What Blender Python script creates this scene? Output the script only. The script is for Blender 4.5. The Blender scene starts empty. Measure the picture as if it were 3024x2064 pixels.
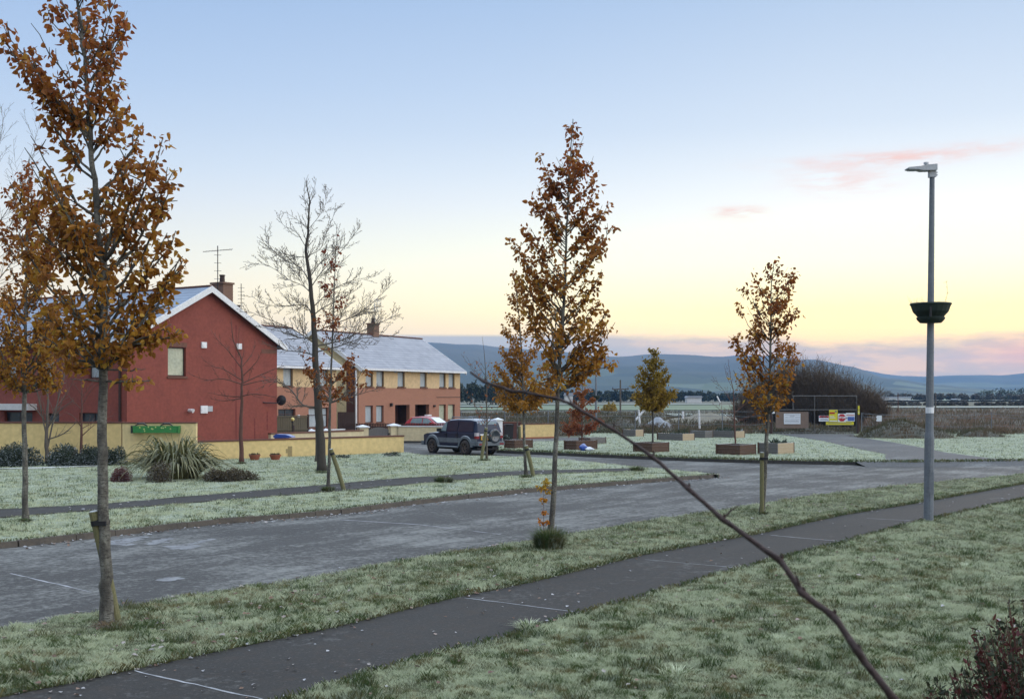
import bpy, math, random
import numpy as np
from mathutils import Vector, Matrix
random.seed(11); rng = np.random.default_rng(5)
S = bpy.context.scene; C = S.collection
F, CX, HY, H = 3350.0, 1512.0, 1165.0, 3.1            # focal length in photo pixels, centre column, horizon row, eye height
def gp(x, y, z=0.0):                                   # point of a level surface seen at a photo pixel
    Y = (H - z) * F / (y - HY); return ((x - CX) * Y / F, Y)
def wp(x, y, Y): return Vector(((x - CX) * Y / F, Y, H - (y - HY) * Y / F))
U = random.uniform

# ------------------------------------------------------------------ materials
M = {}
def nodes(name):
    m = bpy.data.materials.new(name); m.use_nodes = True
    nt = m.node_tree; b = nt.nodes['Principled BSDF']; M[name] = m
    return m, nt, b
def ramp(nt, fac, stops, interp='LINEAR'):
    r = nt.nodes.new('ShaderNodeValToRGB'); e = r.color_ramp.elements; r.color_ramp.interpolation = interp
    while len(e) < len(stops): e.new(0.5)
    for el, (p, c) in zip(e, stops): el.position = p; el.color = (*c, 1)
    if fac is not None: nt.links.new(fac, r.inputs[0])
    return r.outputs[0]
def noise(nt, vec, scale, detail=4, rough=.55, stretch=None):
    n = nt.nodes.new('ShaderNodeTexNoise'); n.inputs['Scale'].default_value = scale
    n.inputs['Detail'].default_value = detail; n.inputs['Roughness'].default_value = rough
    if stretch:
        mp = nt.nodes.new('ShaderNodeMapping'); mp.inputs['Scale'].default_value = stretch
        nt.links.new(vec, mp.inputs[0]); vec = mp.outputs[0]
    nt.links.new(vec, n.inputs['Vector']); return n.outputs['Fac']
def pos(nt, kind='Object'):
    t = nt.nodes.new('ShaderNodeTexCoord'); return t.outputs[kind]
def mix(nt, fac, a, b, mode='MIX'):
    n = nt.nodes.new('ShaderNodeMix'); n.data_type = 'RGBA'; n.blend_type = mode
    for v, i in ((fac, 0), (a, 6), (b, 7)):
        if isinstance(v, (int, float)): n.inputs[i].default_value = v
        elif isinstance(v, tuple): n.inputs[i].default_value = (*v, 1)
        else: nt.links.new(v, n.inputs[i])
    return n.outputs[2]
def math_(nt, op, a, b=0.0, c=0.0):
    n = nt.nodes.new('ShaderNodeMath'); n.operation = op
    for i, v in enumerate((a, b, c)):
        if isinstance(v, (int, float)): n.inputs[i].default_value = v
        else: nt.links.new(v, n.inputs[i])
    return n.outputs[0]
def bump(nt, b, h, strength=.4, dist=.02):
    n = nt.nodes.new('ShaderNodeBump'); n.inputs['Strength'].default_value = strength; n.inputs['Distance'].default_value = dist
    nt.links.new(h, n.inputs['Height']); nt.links.new(n.outputs[0], b.inputs['Normal'])
def frost_top(nt, col, amount, frost=(.62, .68, .74)):     # rime lying on upward faces, a coat of its own
    g = nt.nodes.new('ShaderNodeNewGeometry'); sx = nt.nodes.new('ShaderNodeSeparateXYZ'); nt.links.new(g.outputs['Normal'], sx.inputs[0])
    f = ramp(nt, sx.outputs[2], [(.35, (0, 0, 0)), (.9, (amount,) * 3)])
    return mix(nt, f, col, frost)
def plain(name, c1, c2=None, scale=3, rough=.7, bmp=0, bscale=None, metal=0, frost=0, spec=.4, stretch=None):
    m, nt, b = nodes(name)
    if c2 is None: c2 = tuple(v * .75 for v in c1)
    p = pos(nt); f = noise(nt, p, scale, 6, .62, stretch)
    col = ramp(nt, f, [(.36, c1), (.66, c2)])
    f2 = noise(nt, p, scale * 7, 3); col = mix(nt, .35, col, ramp(nt, f2, [(.3, tuple(v * .6 for v in c1)), (.7, tuple(min(1, v * 1.25) for v in c1))]))
    if frost: col = frost_top(nt, col, frost)
    nt.links.new(col, b.inputs['Base Color']); b.inputs['Roughness'].default_value = rough; b.inputs['Metallic'].default_value = metal
    b.inputs['Specular IOR Level'].default_value = spec
    if bmp: bump(nt, b, noise(nt, p, bscale or scale * 6, 5), bmp, .02)
    return m
def brick(name, c1, c2, mortar, scale=1.0, bw=.225, bh=.075):
    m, nt, b = nodes(name); p = pos(nt)
    sp = nt.nodes.new('ShaderNodeSeparateXYZ'); nt.links.new(p, sp.inputs[0])
    cb = nt.nodes.new('ShaderNodeCombineXYZ'); nt.links.new(math_(nt, 'ADD', sp.outputs[0], sp.outputs[1]), cb.inputs[0]); nt.links.new(sp.outputs[2], cb.inputs[1])
    t = nt.nodes.new('ShaderNodeTexBrick'); nt.links.new(cb.outputs[0], t.inputs['Vector'])
    t.inputs['Scale'].default_value = scale; t.inputs['Brick Width'].default_value = bw; t.inputs['Row Height'].default_value = bh
    t.inputs['Mortar Size'].default_value = .008
    for k, c in (('Color1', c1), ('Color2', c2), ('Mortar', mortar)): t.inputs[k].default_value = (*c, 1)
    col = mix(nt, .5, t.outputs['Color'], ramp(nt, noise(nt, p, .7, 6), [(.3, tuple(v * .75 for v in c1)), (.7, tuple(v * 1.15 for v in c2))]))
    nt.links.new(col, b.inputs['Base Color']); b.inputs['Roughness'].default_value = .85
    bump(nt, b, t.outputs['Fac'], -.4, .01); return m
def slates(name, c1, c2, gap, course=.28):
    # frosted slates: courses run across the local slope (v = world height), rime between them
    m, nt, b = nodes(name); p = pos(nt)
    sp = nt.nodes.new('ShaderNodeSeparateXYZ'); nt.links.new(p, sp.inputs[0])
    cb = nt.nodes.new('ShaderNodeCombineXYZ'); nt.links.new(sp.outputs[0], cb.inputs[0]); nt.links.new(math_(nt, 'MULTIPLY', sp.outputs[2], 1.0), cb.inputs[1])
    t = nt.nodes.new('ShaderNodeTexBrick'); nt.links.new(cb.outputs[0], t.inputs['Vector'])
    t.inputs['Scale'].default_value = 1; t.inputs['Brick Width'].default_value = 9.0; t.inputs['Row Height'].default_value = course
    t.inputs['Mortar Size'].default_value = .02; t.inputs['Mortar Smooth'].default_value = .4
    for k, c in (('Color1', c1), ('Color2', c2), ('Mortar', gap)): t.inputs[k].default_value = (*c, 1)
    col = mix(nt, .5, t.outputs['Color'], ramp(nt, noise(nt, p, 1.1, 7, .72), [(.34, tuple(v * .72 for v in c2)), (.66, tuple(v * 1.12 for v in c1))]))
    nt.links.new(col, b.inputs['Base Color']); b.inputs['Roughness'].default_value = .6
    bump(nt, b, t.outputs['Fac'], -.5, .02); return m
def leafmat(name, lo, hi, tr=.45, frost=0):
    """lo/hi: leaf colours (4 each) for the low and the high leaves; every leaf carries its own 'tone'."""
    m, nt, b = nodes(name)
    a = nt.nodes.new('ShaderNodeAttribute'); a.attribute_name = 'tone'
    h = nt.nodes.new('ShaderNodeAttribute'); h.attribute_name = 'hgt'
    st = lambda cs: [(i / (len(cs) - 1), c) for i, c in enumerate(cs)]
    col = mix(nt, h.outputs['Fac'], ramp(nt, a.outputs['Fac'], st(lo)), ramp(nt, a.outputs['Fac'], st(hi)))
    col = mix(nt, .3, col, ramp(nt, noise(nt, pos(nt), 60, 3), [(.3, lo[0]), (.7, hi[-1])]))
    if frost: col = frost_top(nt, col, frost)
    nt.links.new(col, b.inputs['Base Color']); b.inputs['Roughness'].default_value = .6; b.inputs['Specular IOR Level'].default_value = .25
    t = nt.nodes.new('ShaderNodeBsdfTranslucent'); nt.links.new(col, t.inputs[0])
    ms = nt.nodes.new('ShaderNodeMixShader'); ms.inputs[0].default_value = tr
    nt.links.new(b.outputs[0], ms.inputs[1]); nt.links.new(t.outputs[0], ms.inputs[2])
    nt.links.new(ms.outputs[0], nt.nodes['Material Output'].inputs[0]); return m
def grassmat(name, green, straw, frost, fr=.5, patch=.35):
    m, nt, b = nodes(name); p = pos(nt)
    a = nt.nodes.new('ShaderNodeAttribute'); a.attribute_name = 'tone'
    n1 = noise(nt, p, patch, 5, .6); n2 = noise(nt, p, patch * 6, 4, .6)
    n3 = noise(nt, p, patch * 2.2, 3, .6)
    live = mix(nt, ramp(nt, n3, [(.46, (0, 0, 0)), (.58, (.9,) * 3)]), green, straw)
    live = mix(nt, ramp(nt, noise(nt, p, patch * 4.1, 4), [(.5, (0, 0, 0)), (.64, (.75,) * 3)]), live, tuple(v * .42 for v in green))
    live = mix(nt, ramp(nt, a.outputs['Fac'], [(.55, (0, 0, 0)), (1, (.6,) * 3)]), live, straw)
    s = math_(nt, 'ADD', math_(nt, 'MULTIPLY', n1, .7), math_(nt, 'ADD', math_(nt, 'MULTIPLY', n2, .9), math_(nt, 'MULTIPLY', a.outputs['Fac'], .22)))
    f = ramp(nt, math_(nt, 'MULTIPLY', s, .5), [((1.10 - fr * .55) / 2, (.02,) * 3), ((1.25 - fr * .55) / 2, (.92,) * 3)])
    col = mix(nt, f, live, frost)
    nt.links.new(col, b.inputs['Base Color']); b.inputs['Roughness'].default_value = .75; b.inputs['Specular IOR Level'].default_value = .2
    t = nt.nodes.new('ShaderNodeBsdfTranslucent'); nt.links.new(col, t.inputs[0])
    ms = nt.nodes.new('ShaderNodeMixShader'); ms.inputs[0].default_value = .25
    nt.links.new(b.outputs[0], ms.inputs[1]); nt.links.new(t.outputs[0], ms.inputs[2])
    nt.links.new(ms.outputs[0], nt.nodes['Material Output'].inputs[0]); return m
def asphalt(name, dark, mid, frost, cover, rust=None):
    m, nt, b = nodes(name); p = pos(nt)
    grain = noise(nt, p, 45, 4, .7); big = noise(nt, p, .28, 6, .6); fine = noise(nt, p, 7, 6, .8)
    mr = nt.nodes.new('ShaderNodeMapping'); mr.inputs['Rotation'].default_value = (0, 0, math.radians(-52)); nt.links.new(p, mr.inputs[0]); midn = noise(nt, mr.outputs[0], 1.5, 6, .72, (.22, 1, 1))
    base = ramp(nt, grain, [(.35, dark), (.65, mid)])
    base = mix(nt, ramp(nt, midn, [(.4, (0, 0, 0)), (.65, (.55,) * 3)]), base, tuple(v * .72 for v in dark))
    base = mix(nt, ramp(nt, noise(nt, p, 20, 3, .6), [(.60, (0, 0, 0)), (.67, (.8,) * 3)]), base, tuple(v * 2.0 for v in mid))
    if rust: base = mix(nt, ramp(nt, noise(nt, p, 5, 4), [(.5, (0, 0, 0)), (.75, (.6,) * 3)]), base, rust)
    s = math_(nt, 'ADD', math_(nt, 'MULTIPLY', big, .7), math_(nt, 'ADD', math_(nt, 'MULTIPLY', midn, .7), math_(nt, 'MULTIPLY', fine, .95)))
    f = ramp(nt, math_(nt, 'MULTIPLY', s, .5), [((1.25 - cover) / 2, (0, 0, 0)), ((1.48 - cover) / 2, (.9,) * 3)])
    col = mix(nt, f, base, frost)
    nt.links.new(col, b.inputs['Base Color']); b.inputs['Roughness'].default_value = .8; b.inputs['Specular IOR Level'].default_value = .35
    bump(nt, b, grain, .5, .01); return m

plain('red_render', (.245, .064, .044), (.19, .049, .036), .9, .85, .5, 40)
plain('red_render_stain', (.17, .036, .03), (.12, .028, .024), 2, .9)
plain('yellow_render', (.66, .50, .23), (.60, .45, .20), .6, .85, .35, 30)
plain('yellow_render_pale', (.70, .55, .28), (.64, .50, .25), .6, .85, .35, 30)
plain('cream_render', (.62, .53, .33), (.55, .46, .28), .5, .85, .3, 30)
plain('cream_upper', (.62, .45, .25), (.56, .40, .22), .5, .85, .3, 30)
plain('grey_render', (.26, .25, .26), (.22, .21, .22), .8, .85)
plain('white_paint', (.72, .72, .72), (.62, .63, .65), 1.5, .5, frost=.4)
plain('white_cap', (.62, .62, .6), (.55, .55, .54), 3, .7, frost=.7)
brick('brick_orange', (.38, .165, .10), (.30, .125, .075), (.33, .23, .165))
brick('brick_dark', (.10, .035, .028), (.085, .03, .026), (.08, .05, .04))
brick('brick_chimney', (.20, .105, .065), (.14, .07, .045), (.22, .17, .13))
plain('coping', (.13, .05, .035), (.09, .04, .03), 4, .8, .4)
plain('coping_brown', (.16, .07, .045), (.11, .05, .035), 3, .8, .4)
slates('slate_frost', (.22, .28, .37), (.17, .22, .30), (.03, .04, .06), .17)
slates('slate_frost_far', (.30, .31, .34), (.235, .245, .275), (.07, .075, .095), .2)
plain('dark_brown', (.045, .022, .016), (.03, .016, .012), 4, .6)
plain('brown_frame', (.05, .02, .014), (.035, .016, .012), 5, .45)
plain('dark_metal', (.02, .02, .022), (.03, .03, .032), 4, .5, metal=.3)
plain('grey_wood', (.13, .125, .12), (.10, .095, .09), 3, .85, stretch=(8, 8, 1), frost=.3)
plain('board_wood', (.12, .10, .065), (.085, .075, .05), 3, .85, .4, stretch=(6, 6, 1))
plain('planter_dark', (.10, .055, .035), (.07, .042, .03), 4, .8, .4, stretch=(1, 1, 7), frost=.85)
plain('planter_grey', (.15, .14, .13), (.11, .105, .1), 4, .8, .4, stretch=(1, 1, 7), frost=.85)
plain('planter_pale', (.42, .33, .22), (.36, .28, .18), 4, .8, .4, stretch=(1, 1, 7), frost=.85)
plain('stake_wood', (.17, .155, .075), (.11, .115, .05), 5, .85, .5, stretch=(6, 6, 1), frost=.8)
m, nt, b = nodes('bark_grey'); p = pos(nt)
col = ramp(nt, noise(nt, p, 6, 5, .65, (1, 1, .5)), [(.40, (.065, .06, .05)), (.52, (.12, .112, .092)), (.62, (.21, .205, .17))])
col = mix(nt, ramp(nt, noise(nt, p, 16, 4, .7, (1, 1, 2.6)), [(.50, (0, 0, 0)), (.62, (.85,) * 3)]), col, (.035, .03, .024))
nt.links.new(col, b.inputs['Base Color']); b.inputs['Roughness'].default_value = .9; bump(nt, b, noise(nt, p, 30, 5, .7, (1, 1, 1.6)), .9, .02)
plain('bark_dark', (.06, .05, .04), (.035, .03, .025), 5, .9, .8, 50, stretch=(1, 1, .4))
plain('bark_twig', (.12, .10, .08), (.07, .058, .046), 8, .85)
plain('bark_red', (.12, .055, .04), (.08, .04, .03), 8, .85)
plain('shoot_bark', (.034, .016, .013), (.02, .011, .01), 30, .65, .4, 120)
plain('soil', (.05, .04, .03), (.035, .03, .025), 6, .95, .6, frost=.3)
plain('kerb_stone', (.105, .088, .07), (.06, .054, .046), 2.5, .85, .6, 20)
plain('kerb_dark', (.06, .055, .05), (.04, .038, .035), 3, .9, .6, 20)
plain('galvanised', (.17, .19, .215), (.125, .14, .16), 3, .65, .3, 25, metal=.15)
plain('lamp_grey', (.42, .44, .46), (.36, .38, .40), 4, .5, metal=.2)
plain('sticker', (.75, .77, .8), (.7, .72, .76), 3, .5)
plain('planter_green', (.022, .035, .028), (.016, .026, .02), 6, .7)
plain('trough_green', (.035, .21, .05), (.03, .17, .045), 3, .5)
plain('terracotta', (.30, .095, .05), (.24, .08, .045), 6, .8)
plain('blue_plastic', (.025, .07, .32), (.02, .055, .26), 4, .45, frost=.35)
plain('white_plastic', (.72, .74, .76), (.64, .66, .7), 5, .5)
plain('suv_blue', (.014, .022, .05), (.02, .028, .052), 2.2, .42, frost=.5)
plain('suv_grey', (.13, .155, .175), (.10, .12, .135), 3, .6, frost=.3)
plain('car_red', (.42, .012, .02), (.36, .01, .018), 3, .35, frost=.3)
plain('tyre', (.03, .026, .024), (.06, .048, .04), 6, .9)
plain('muddy_rim', (.10, .075, .062), (.07, .055, .045), 8, .8)
plain('tail_red', (.22, .015, .02), (.18, .012, .016), 6, .3)
plain('tail_clear', (.45, .42, .44), (.4, .37, .4), 6, .3)
plain('plate_yellow', (.62, .36, .03), (.56, .32, .03), 6, .5)
plain('glass_dark', (.03, .04, .05), (.05, .06, .07), 2, .12, spec=.7)
plain('glass_tint', (.022, .028, .045), (.032, .04, .056), 2, .15, spec=.6)
plain('glass_frosted', (.20, .26, .28), (.13, .18, .20), 3, .5)
plain('glass_curtain', (.40, .44, .46), (.26, .32, .36), 1.6, .25, spec=.6, stretch=(3, 3, .6))
plain('glass_blind', (.50, .50, .36), (.30, .34, .26), 1.2, .25, spec=.6)
plain('sign_white', (.66, .70, .74), (.60, .65, .70), 3, .5)
plain('sign_yellow', (.62, .55, .03), (.56, .5, .03), 3, .5)
plain('sign_red', (.42, .015, .02), (.36, .012, .018), 3, .5)
plain('sign_blue', (.08, .14, .42), (.07, .12, .36), 3, .5)
plain('sign_pink', (.5, .25, .25), (.45, .22, .22), 3, .5)
plain('sign_ink', (.12, .14, .2), (.1, .12, .17), 3, .6)
plain('plywood', (.20, .145, .115), (.14, .105, .085), 2, .85, stretch=(1, 1, 5))
plain('bag_white', (.68, .72, .76), (.5, .55, .62), 8, .5)
plain('gravel_heap_stone', (.12, .13, .145), (.09, .10, .11), 3, .9, .8, 30, frost=.25)
plain('spoil', (.065, .055, .034), (.038, .042, .024), 1.5, .95, .8, 8, frost=.06)
plain('turf_base', (.045, .06, .022), (.09, .08, .04), 3, .95, .6, 30)
plain('turf_frosted', (.16, .19, .13), (.36, .40, .33), 1.5, .95, .6, 20)
plain('sand', (.22, .20, .15), (.15, .14, .11), 2, .9, .5)
plain('paint_worn', (.24, .25, .26), (.09, .09, .095), 3.5, .8)
plain('far_white', (.62, .62, .6), (.55, .55, .55), .5, .8)
plain('far_roof', (.3, .32, .36), (.25, .27, .3), .5, .8)
plain('strap', (.012, .012, .013), (.016, .016, .017), 5, .7)
asphalt('road_asphalt', (.032, .031, .029), (.072, .071, .068), (.205, .208, .195), .12)
asphalt('path_asphalt', (.020, .019, .017), (.04, .037, .033), (.13, .13, .125), -.03, rust=(.04, .03, .022))
asphalt('track_gravel', (.05, .051, .050), (.10, .10, .10), (.19, .20, .195), .03)
grassmat('grass_near', (.075, .12, .028), (.21, .17, .075), (.55, .60, .42), .56, .9)
grassmat('grass_far', (.085, .14, .05), (.25, .22, .11), (.60, .64, .45), .62, .8)
grassmat('grass_tuft', (.05, .085, .025), (.14, .12, .05), (.30, .36, .28), .12, 1.2)
grassmat('tuft_frosted', (.055, .10, .028), (.13, .12, .05), (.36, .41, .31), .30, 1.4)
grassmat('rough_growth', (.07, .072, .035), (.15, .10, .06), (.34, .35, .31), .12, .09)
grassmat('reed_growth', (.12, .095, .05), (.24, .14, .085), (.34, .33, .30), .34, .10)
PEAR_LO = [(.11, .04, .012), (.32, .13, .02), (.54, .27, .03), (.56, .44, .08)]
PEAR_HI = [(.08, .018, .012), (.23, .046, .02), (.37, .10, .026), (.42, .22, .045)]
leafmat('pear_leaf', PEAR_LO, PEAR_HI)
leafmat('pear_leaf_red', [(.14, .05, .02), (.28, .10, .02), (.38, .17, .03)], [(.12, .02, .015), (.22, .04, .02), (.28, .06, .02)])
leafmat('leaf_gold', [(.20, .12, .015), (.34, .21, .02), (.40, .27, .04)], [(.12, .095, .015), (.22, .17, .02), (.30, .20, .03)])
leafmat('leaf_red', [(.20, .04, .02), (.28, .07, .03), (.33, .14, .05)], [(.22, .06, .02), (.34, .12, .03), (.36, .18, .05)])
leafmat('leaf_orange', [(.26, .12, .02), (.38, .18, .02), (.42, .25, .04)], [(.20, .07, .02), (.30, .11, .02), (.36, .17, .03)])
leafmat('leaf_shoot', [(.45, .12, .01), (.55, .16, .015)], [(.5, .30, .03), (.42, .34, .05)])
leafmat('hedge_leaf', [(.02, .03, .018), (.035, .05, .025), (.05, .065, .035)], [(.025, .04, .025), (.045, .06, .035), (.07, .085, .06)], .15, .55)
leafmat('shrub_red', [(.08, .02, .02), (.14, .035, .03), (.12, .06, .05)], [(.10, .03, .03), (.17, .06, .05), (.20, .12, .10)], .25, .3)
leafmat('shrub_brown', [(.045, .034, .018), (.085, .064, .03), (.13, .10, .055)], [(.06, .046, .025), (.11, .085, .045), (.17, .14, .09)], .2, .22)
leafmat('shrub_dark', [(.018, .026, .015), (.03, .04, .02), (.045, .05, .028)], [(.02, .03, .016), (.04, .048, .025), (.06, .06, .035)], .2)
leafmat('shrub_tip', [(.05, .010, .014), (.08, .014, .018), (.10, .03, .025)], [(.07, .014, .018), (.11, .022, .024), (.14, .045, .035)], .2)
leafmat('flax_leaf', [(.04, .05, .016), (.10, .11, .035), (.24, .22, .09)], [(.05, .065, .02), (.14, .14, .045), (.34, .31, .15)], .2, .1)
leafmat('willow_twig', [(.055, .04, .028), (.08, .055, .035), (.11, .075, .04)], [(.075, .055, .042), (.11, .08, .055), (.15, .11, .075)], .1)
leafmat('far_leaf', [(.018, .028, .016), (.03, .042, .022), (.045, .055, .03)], [(.025, .035, .02), (.04, .052, .03), (.06, .068, .042)], .1)
leafmat('far_leaf_brown', [(.05, .045, .03), (.07, .06, .04), (.09, .08, .05)], [(.06, .055, .04), (.09, .08, .06), (.12, .10, .08)], .1)
leafmat('litter', [(.10, .045, .03), (.20, .11, .06), (.42, .40, .38)], [(.36, .38, .40), (.50, .52, .55), (.3, .29, .28)], .1)

# hills, fields and base ground
m, nt, b = nodes('hill_ground'); p = pos(nt)
v = nt.nodes.new('ShaderNodeTexVoronoi'); v.inputs['Scale'].default_value = .006; nt.links.new(p, v.inputs['Vector'])
c1 = ramp(nt, v.outputs['Color'], [(.2, (.03, .04, .02)), (.45, (.08, .10, .045)), (.62, (.05, .06, .03)), (.8, (.10, .12, .07))], 'CONSTANT')
c2 = ramp(nt, noise(nt, p, .002, 7, .65), [(.35, (.035, .04, .03)), (.65, (.09, .085, .065))])
sp = nt.nodes.new('ShaderNodeSeparateXYZ'); nt.links.new(p, sp.inputs[0])
hi = ramp(nt, math_(nt, 'DIVIDE', sp.outputs[2], 160.0), [(.15, (0, 0, 0)), (.55, (1, 1, 1))])
nt.links.new(mix(nt, hi, c1, c2), b.inputs['Base Color']); b.inputs['Roughness'].default_value = .95
m, nt, b = nodes('waste_ground'); p = pos(nt)
col = ramp(nt, noise(nt, p, .035, 8, .65, (1, 2.2, 1)), [(.34, (.055, .052, .034)), (.46, (.10, .085, .055)), (.56, (.075, .09, .05)), (.68, (.30, .33, .31))])
col = mix(nt, .4, col, ramp(nt, noise(nt, p, 1.2, 5, .7), [(.3, (.05, .05, .03)), (.7, (.16, .15, .11))]))
nt.links.new(col, b.inputs['Base Color']); b.inputs['Roughness'].default_value = .95; bump(nt, b, noise(nt, p, 3, 6), .8, .15)
m, nt, b = nodes('field_frost'); p = pos(nt)
nt.links.new(ramp(nt, noise(nt, p, .05, 7, .6, (1, 3, 1)), [(.3, (.13, .15, .12)), (.55, (.24, .27, .24)), (.7, (.36, .38, .36))]), b.inputs['Base Color']); b.inputs['Roughness'].default_value = .9
m, nt, b = nodes('field_green'); p = pos(nt)
nt.links.new(ramp(nt, noise(nt, p, .03, 7, .6, (1, 3, 1)), [(.3, (.07, .10, .055)), (.55, (.13, .17, .10)), (.72, (.27, .31, .26))]), b.inputs['Base Color']); b.inputs['Roughness'].default_value = .9

# ------------------------------------------------------------------ mesh builder
class MB:
    def __init__(s): s.v = []; s.f = []; s.t = []; s.h = []
    def add(s, vs, fs, tone=0.5, hgt=0.0):
        o = len(s.v); s.v += [tuple(p) for p in vs]; s.f += [tuple(i + o for i in f) for f in fs]
        s.t += [tone] * len(vs); s.h += [hgt] * len(vs)
    def box(s, x0, x1, y0, y1, z0, z1, mat=None):
        vs = [Vector((x, y, z)) for z in (z0, z1) for x, y in ((x0, y0), (x1, y0), (x1, y1), (x0, y1))]
        if mat is not None: vs = [mat @ q for q in vs]
        s.add(vs, [(3, 2, 1, 0), (4, 5, 6, 7), (0, 1, 5, 4), (1, 2, 6, 5), (2, 3, 7, 6), (3, 0, 4, 7)])
    def prism(s, poly, z0, z1):
        n = len(poly); a = sum(poly[i][0] * poly[(i + 1) % n][1] - poly[(i + 1) % n][0] * poly[i][1] for i in range(n))
        if a < 0: poly = poly[::-1]
        vs = [(x, y, z0) for x, y in poly] + [(x, y, z1) for x, y in poly]
        s.add(vs, [tuple(range(n, 2 * n)), tuple(range(n - 1, -1, -1))] + [(i, (i + 1) % n, n + (i + 1) % n, n + i) for i in range(n)])
    def extr(s, prof, y0, y1, mat=None):                 # profile in the local xz plane, extruded along y
        n = len(prof); vs = [Vector((x, y0, z)) for x, z in prof] + [Vector((x, y1, z)) for x, z in prof]
        if mat is not None: vs = [mat @ q for q in vs]
        s.add(vs, [tuple(range(n)), tuple(range(2 * n - 1, n - 1, -1))] + [(i, n + i, n + (i + 1) % n, (i + 1) % n) for i in range(n)])
    def tube(s, pts, rs, n=6, tone=.5, hgt=0, cap=True):
        pts = [Vector(p) for p in pts]; L = len(pts)
        if not hasattr(rs, '__len__'): rs = [rs] * L
        o = len(s.v); up = None
        for i, p in enumerate(pts):
            d = (pts[min(i + 1, L - 1)] - pts[max(i - 1, 0)])
            d = d.normalized() if d.length > 1e-9 else Vector((0, 0, 1))
            if up is None: up = Vector((1, 0, 0)) if abs(d.x) < .8 else Vector((0, 1, 0))
            a = (up - d * up.dot(d)).normalized(); bb = d.cross(a); up = a
            for k in range(n):
                w = 2 * math.pi * k / n; s.v.append(tuple(p + (a * math.cos(w) + bb * math.sin(w)) * rs[i]))
        for i in range(L - 1):
            for k in range(n):
                a0 = o + i * n + k; b0 = o + i * n + (k + 1) % n; s.f.append((a0, b0, b0 + n, a0 + n))
        if cap: s.f.append(tuple(o + k for k in range(n - 1, -1, -1))); s.f.append(tuple(o + (L - 1) * n + k for k in range(n)))
        s.t += [tone] * (L * n); s.h += [hgt] * (L * n)
    def lathe(s, prof, n=16, mat=None):                  # prof: (r, z)
        o = len(s.v); vs = []
        for r, z in prof:
            for k in range(n):
                w = 2 * math.pi * k / n; q = Vector((r * math.cos(w), r * math.sin(w), z)); vs.append(mat @ q if mat is not None else q)
        fs = [(i * n + k, i * n + (k + 1) % n, (i + 1) * n + (k + 1) % n, (i + 1) * n + k) for i in range(len(prof) - 1) for k in range(n)]
        s.add(vs, fs)
    def leaf(s, p, a, c, L, W, tone, hgt, curl=.15):
        a = a.normalized(); b_ = a.cross(c)
        if b_.length < 1e-4: b_ = Vector((1, 0, 0))
        b_.normalize(); c = b_.cross(a)
        q = [p, p + a * L * .35 + b_ * W * .5 + c * W * .16, p + a * L * .72 + b_ * W * .36 + c * (W * .1 - L * curl * .5), p + a * L - c * L * curl,
             p + a * L * .72 - b_ * W * .36 + c * (W * .1 - L * curl * .5), p + a * L * .35 - b_ * W * .5 + c * W * .16]
        s.add(q, [(0, 1, 2, 3), (0, 3, 4, 5)], tone, hgt)
    def build(s, name, mat, parent=None, smooth=False, attrs=False):
        me = bpy.data.meshes.new(name); me.from_pydata(s.v, [], s.f); me.materials.append(M[mat])
        if smooth: me.polygons.foreach_set('use_smooth', [True] * len(me.polygons))
        if attrs:
            for nm, d in (('tone', s.t), ('hgt', s.h)):
                at = me.attributes.new(nm, 'FLOAT', 'POINT'); at.data.foreach_set('value', d)
        me.update(); o = bpy.data.objects.new(name, me); C.objects.link(o)
        if parent is not None: o.parent = parent
        return o
def tag(o, label=None, cat=None, group=None, kind=None):
    for k, v_ in (('label', label), ('category', cat), ('group', group), ('kind', kind)):
        if v_: o[k] = v_
    return o
def thing(name, label, cat, loc=(0, 0, 0), rz=0, group=None):
    o = bpy.data.objects.new(name, None); C.objects.link(o); o.location = loc; o.rotation_euler = (0, 0, rz); o.empty_display_size = .2
    return tag(o, label, cat, group)
def boxes(name, mat, parent, *bs):
    mb = MB()
    for b_ in bs: mb.box(*b_)
    return mb.build(name, mat, parent)
def bez(a, c, b_, n):
    return [a * (1 - t) ** 2 + c * 2 * t * (1 - t) + b_ * t * t for t in [i / n for i in range(n + 1)]]
def rv(s=1.0): return Vector((random.gauss(0, s), random.gauss(0, s), random.gauss(0, s)))

# ------------------------------------------------------------------ world: sky, sun, camera
SUN_AZ, SUN_EL = math.radians(26), math.radians(3.5)
w = bpy.data.worlds.new('World'); S.world = w; w.use_nodes = True; nt = w.node_tree
for n in list(nt.nodes): nt.nodes.remove(n)
out = nt.nodes.new('ShaderNodeOutputWorld')
tc = nt.nodes.new('ShaderNodeTexCoord'); gen = tc.outputs['Generated']
nrm = nt.nodes.new('ShaderNodeVectorMath'); nrm.operation = 'NORMALIZE'; nt.links.new(gen, nrm.inputs[0]); d = nrm.outputs[0]
sep = nt.nodes.new('ShaderNodeSeparateXYZ'); nt.links.new(d, sep.inputs[0])
el = math_(nt, 'MULTIPLY', math_(nt, 'ARCSINE', sep.outputs[2]), 180 / math.pi)          # degrees
az = math_(nt, 'MULTIPLY', math_(nt, 'ARCTAN2', sep.outputs[0], sep.outputs[1]), 180 / math.pi)   # 0 = view, + = right
da = math_(nt, 'ABSOLUTE', math_(nt, 'WRAP', math_(nt, 'SUBTRACT', az, 26.0), 180.0, -180.0))
def lin(r, g, b_): return tuple(((v_ / 255 + .055) / 1.055) ** 2.4 if v_ > 10 else v_ / 255 / 12.92 for v_ in (r, g, b_))
et = math_(nt, 'POWER', math_(nt, 'DIVIDE', math_(nt, 'MAXIMUM', el, 0.0), 90.0), .5)
q = lambda e: (e / 90) ** .5
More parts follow.
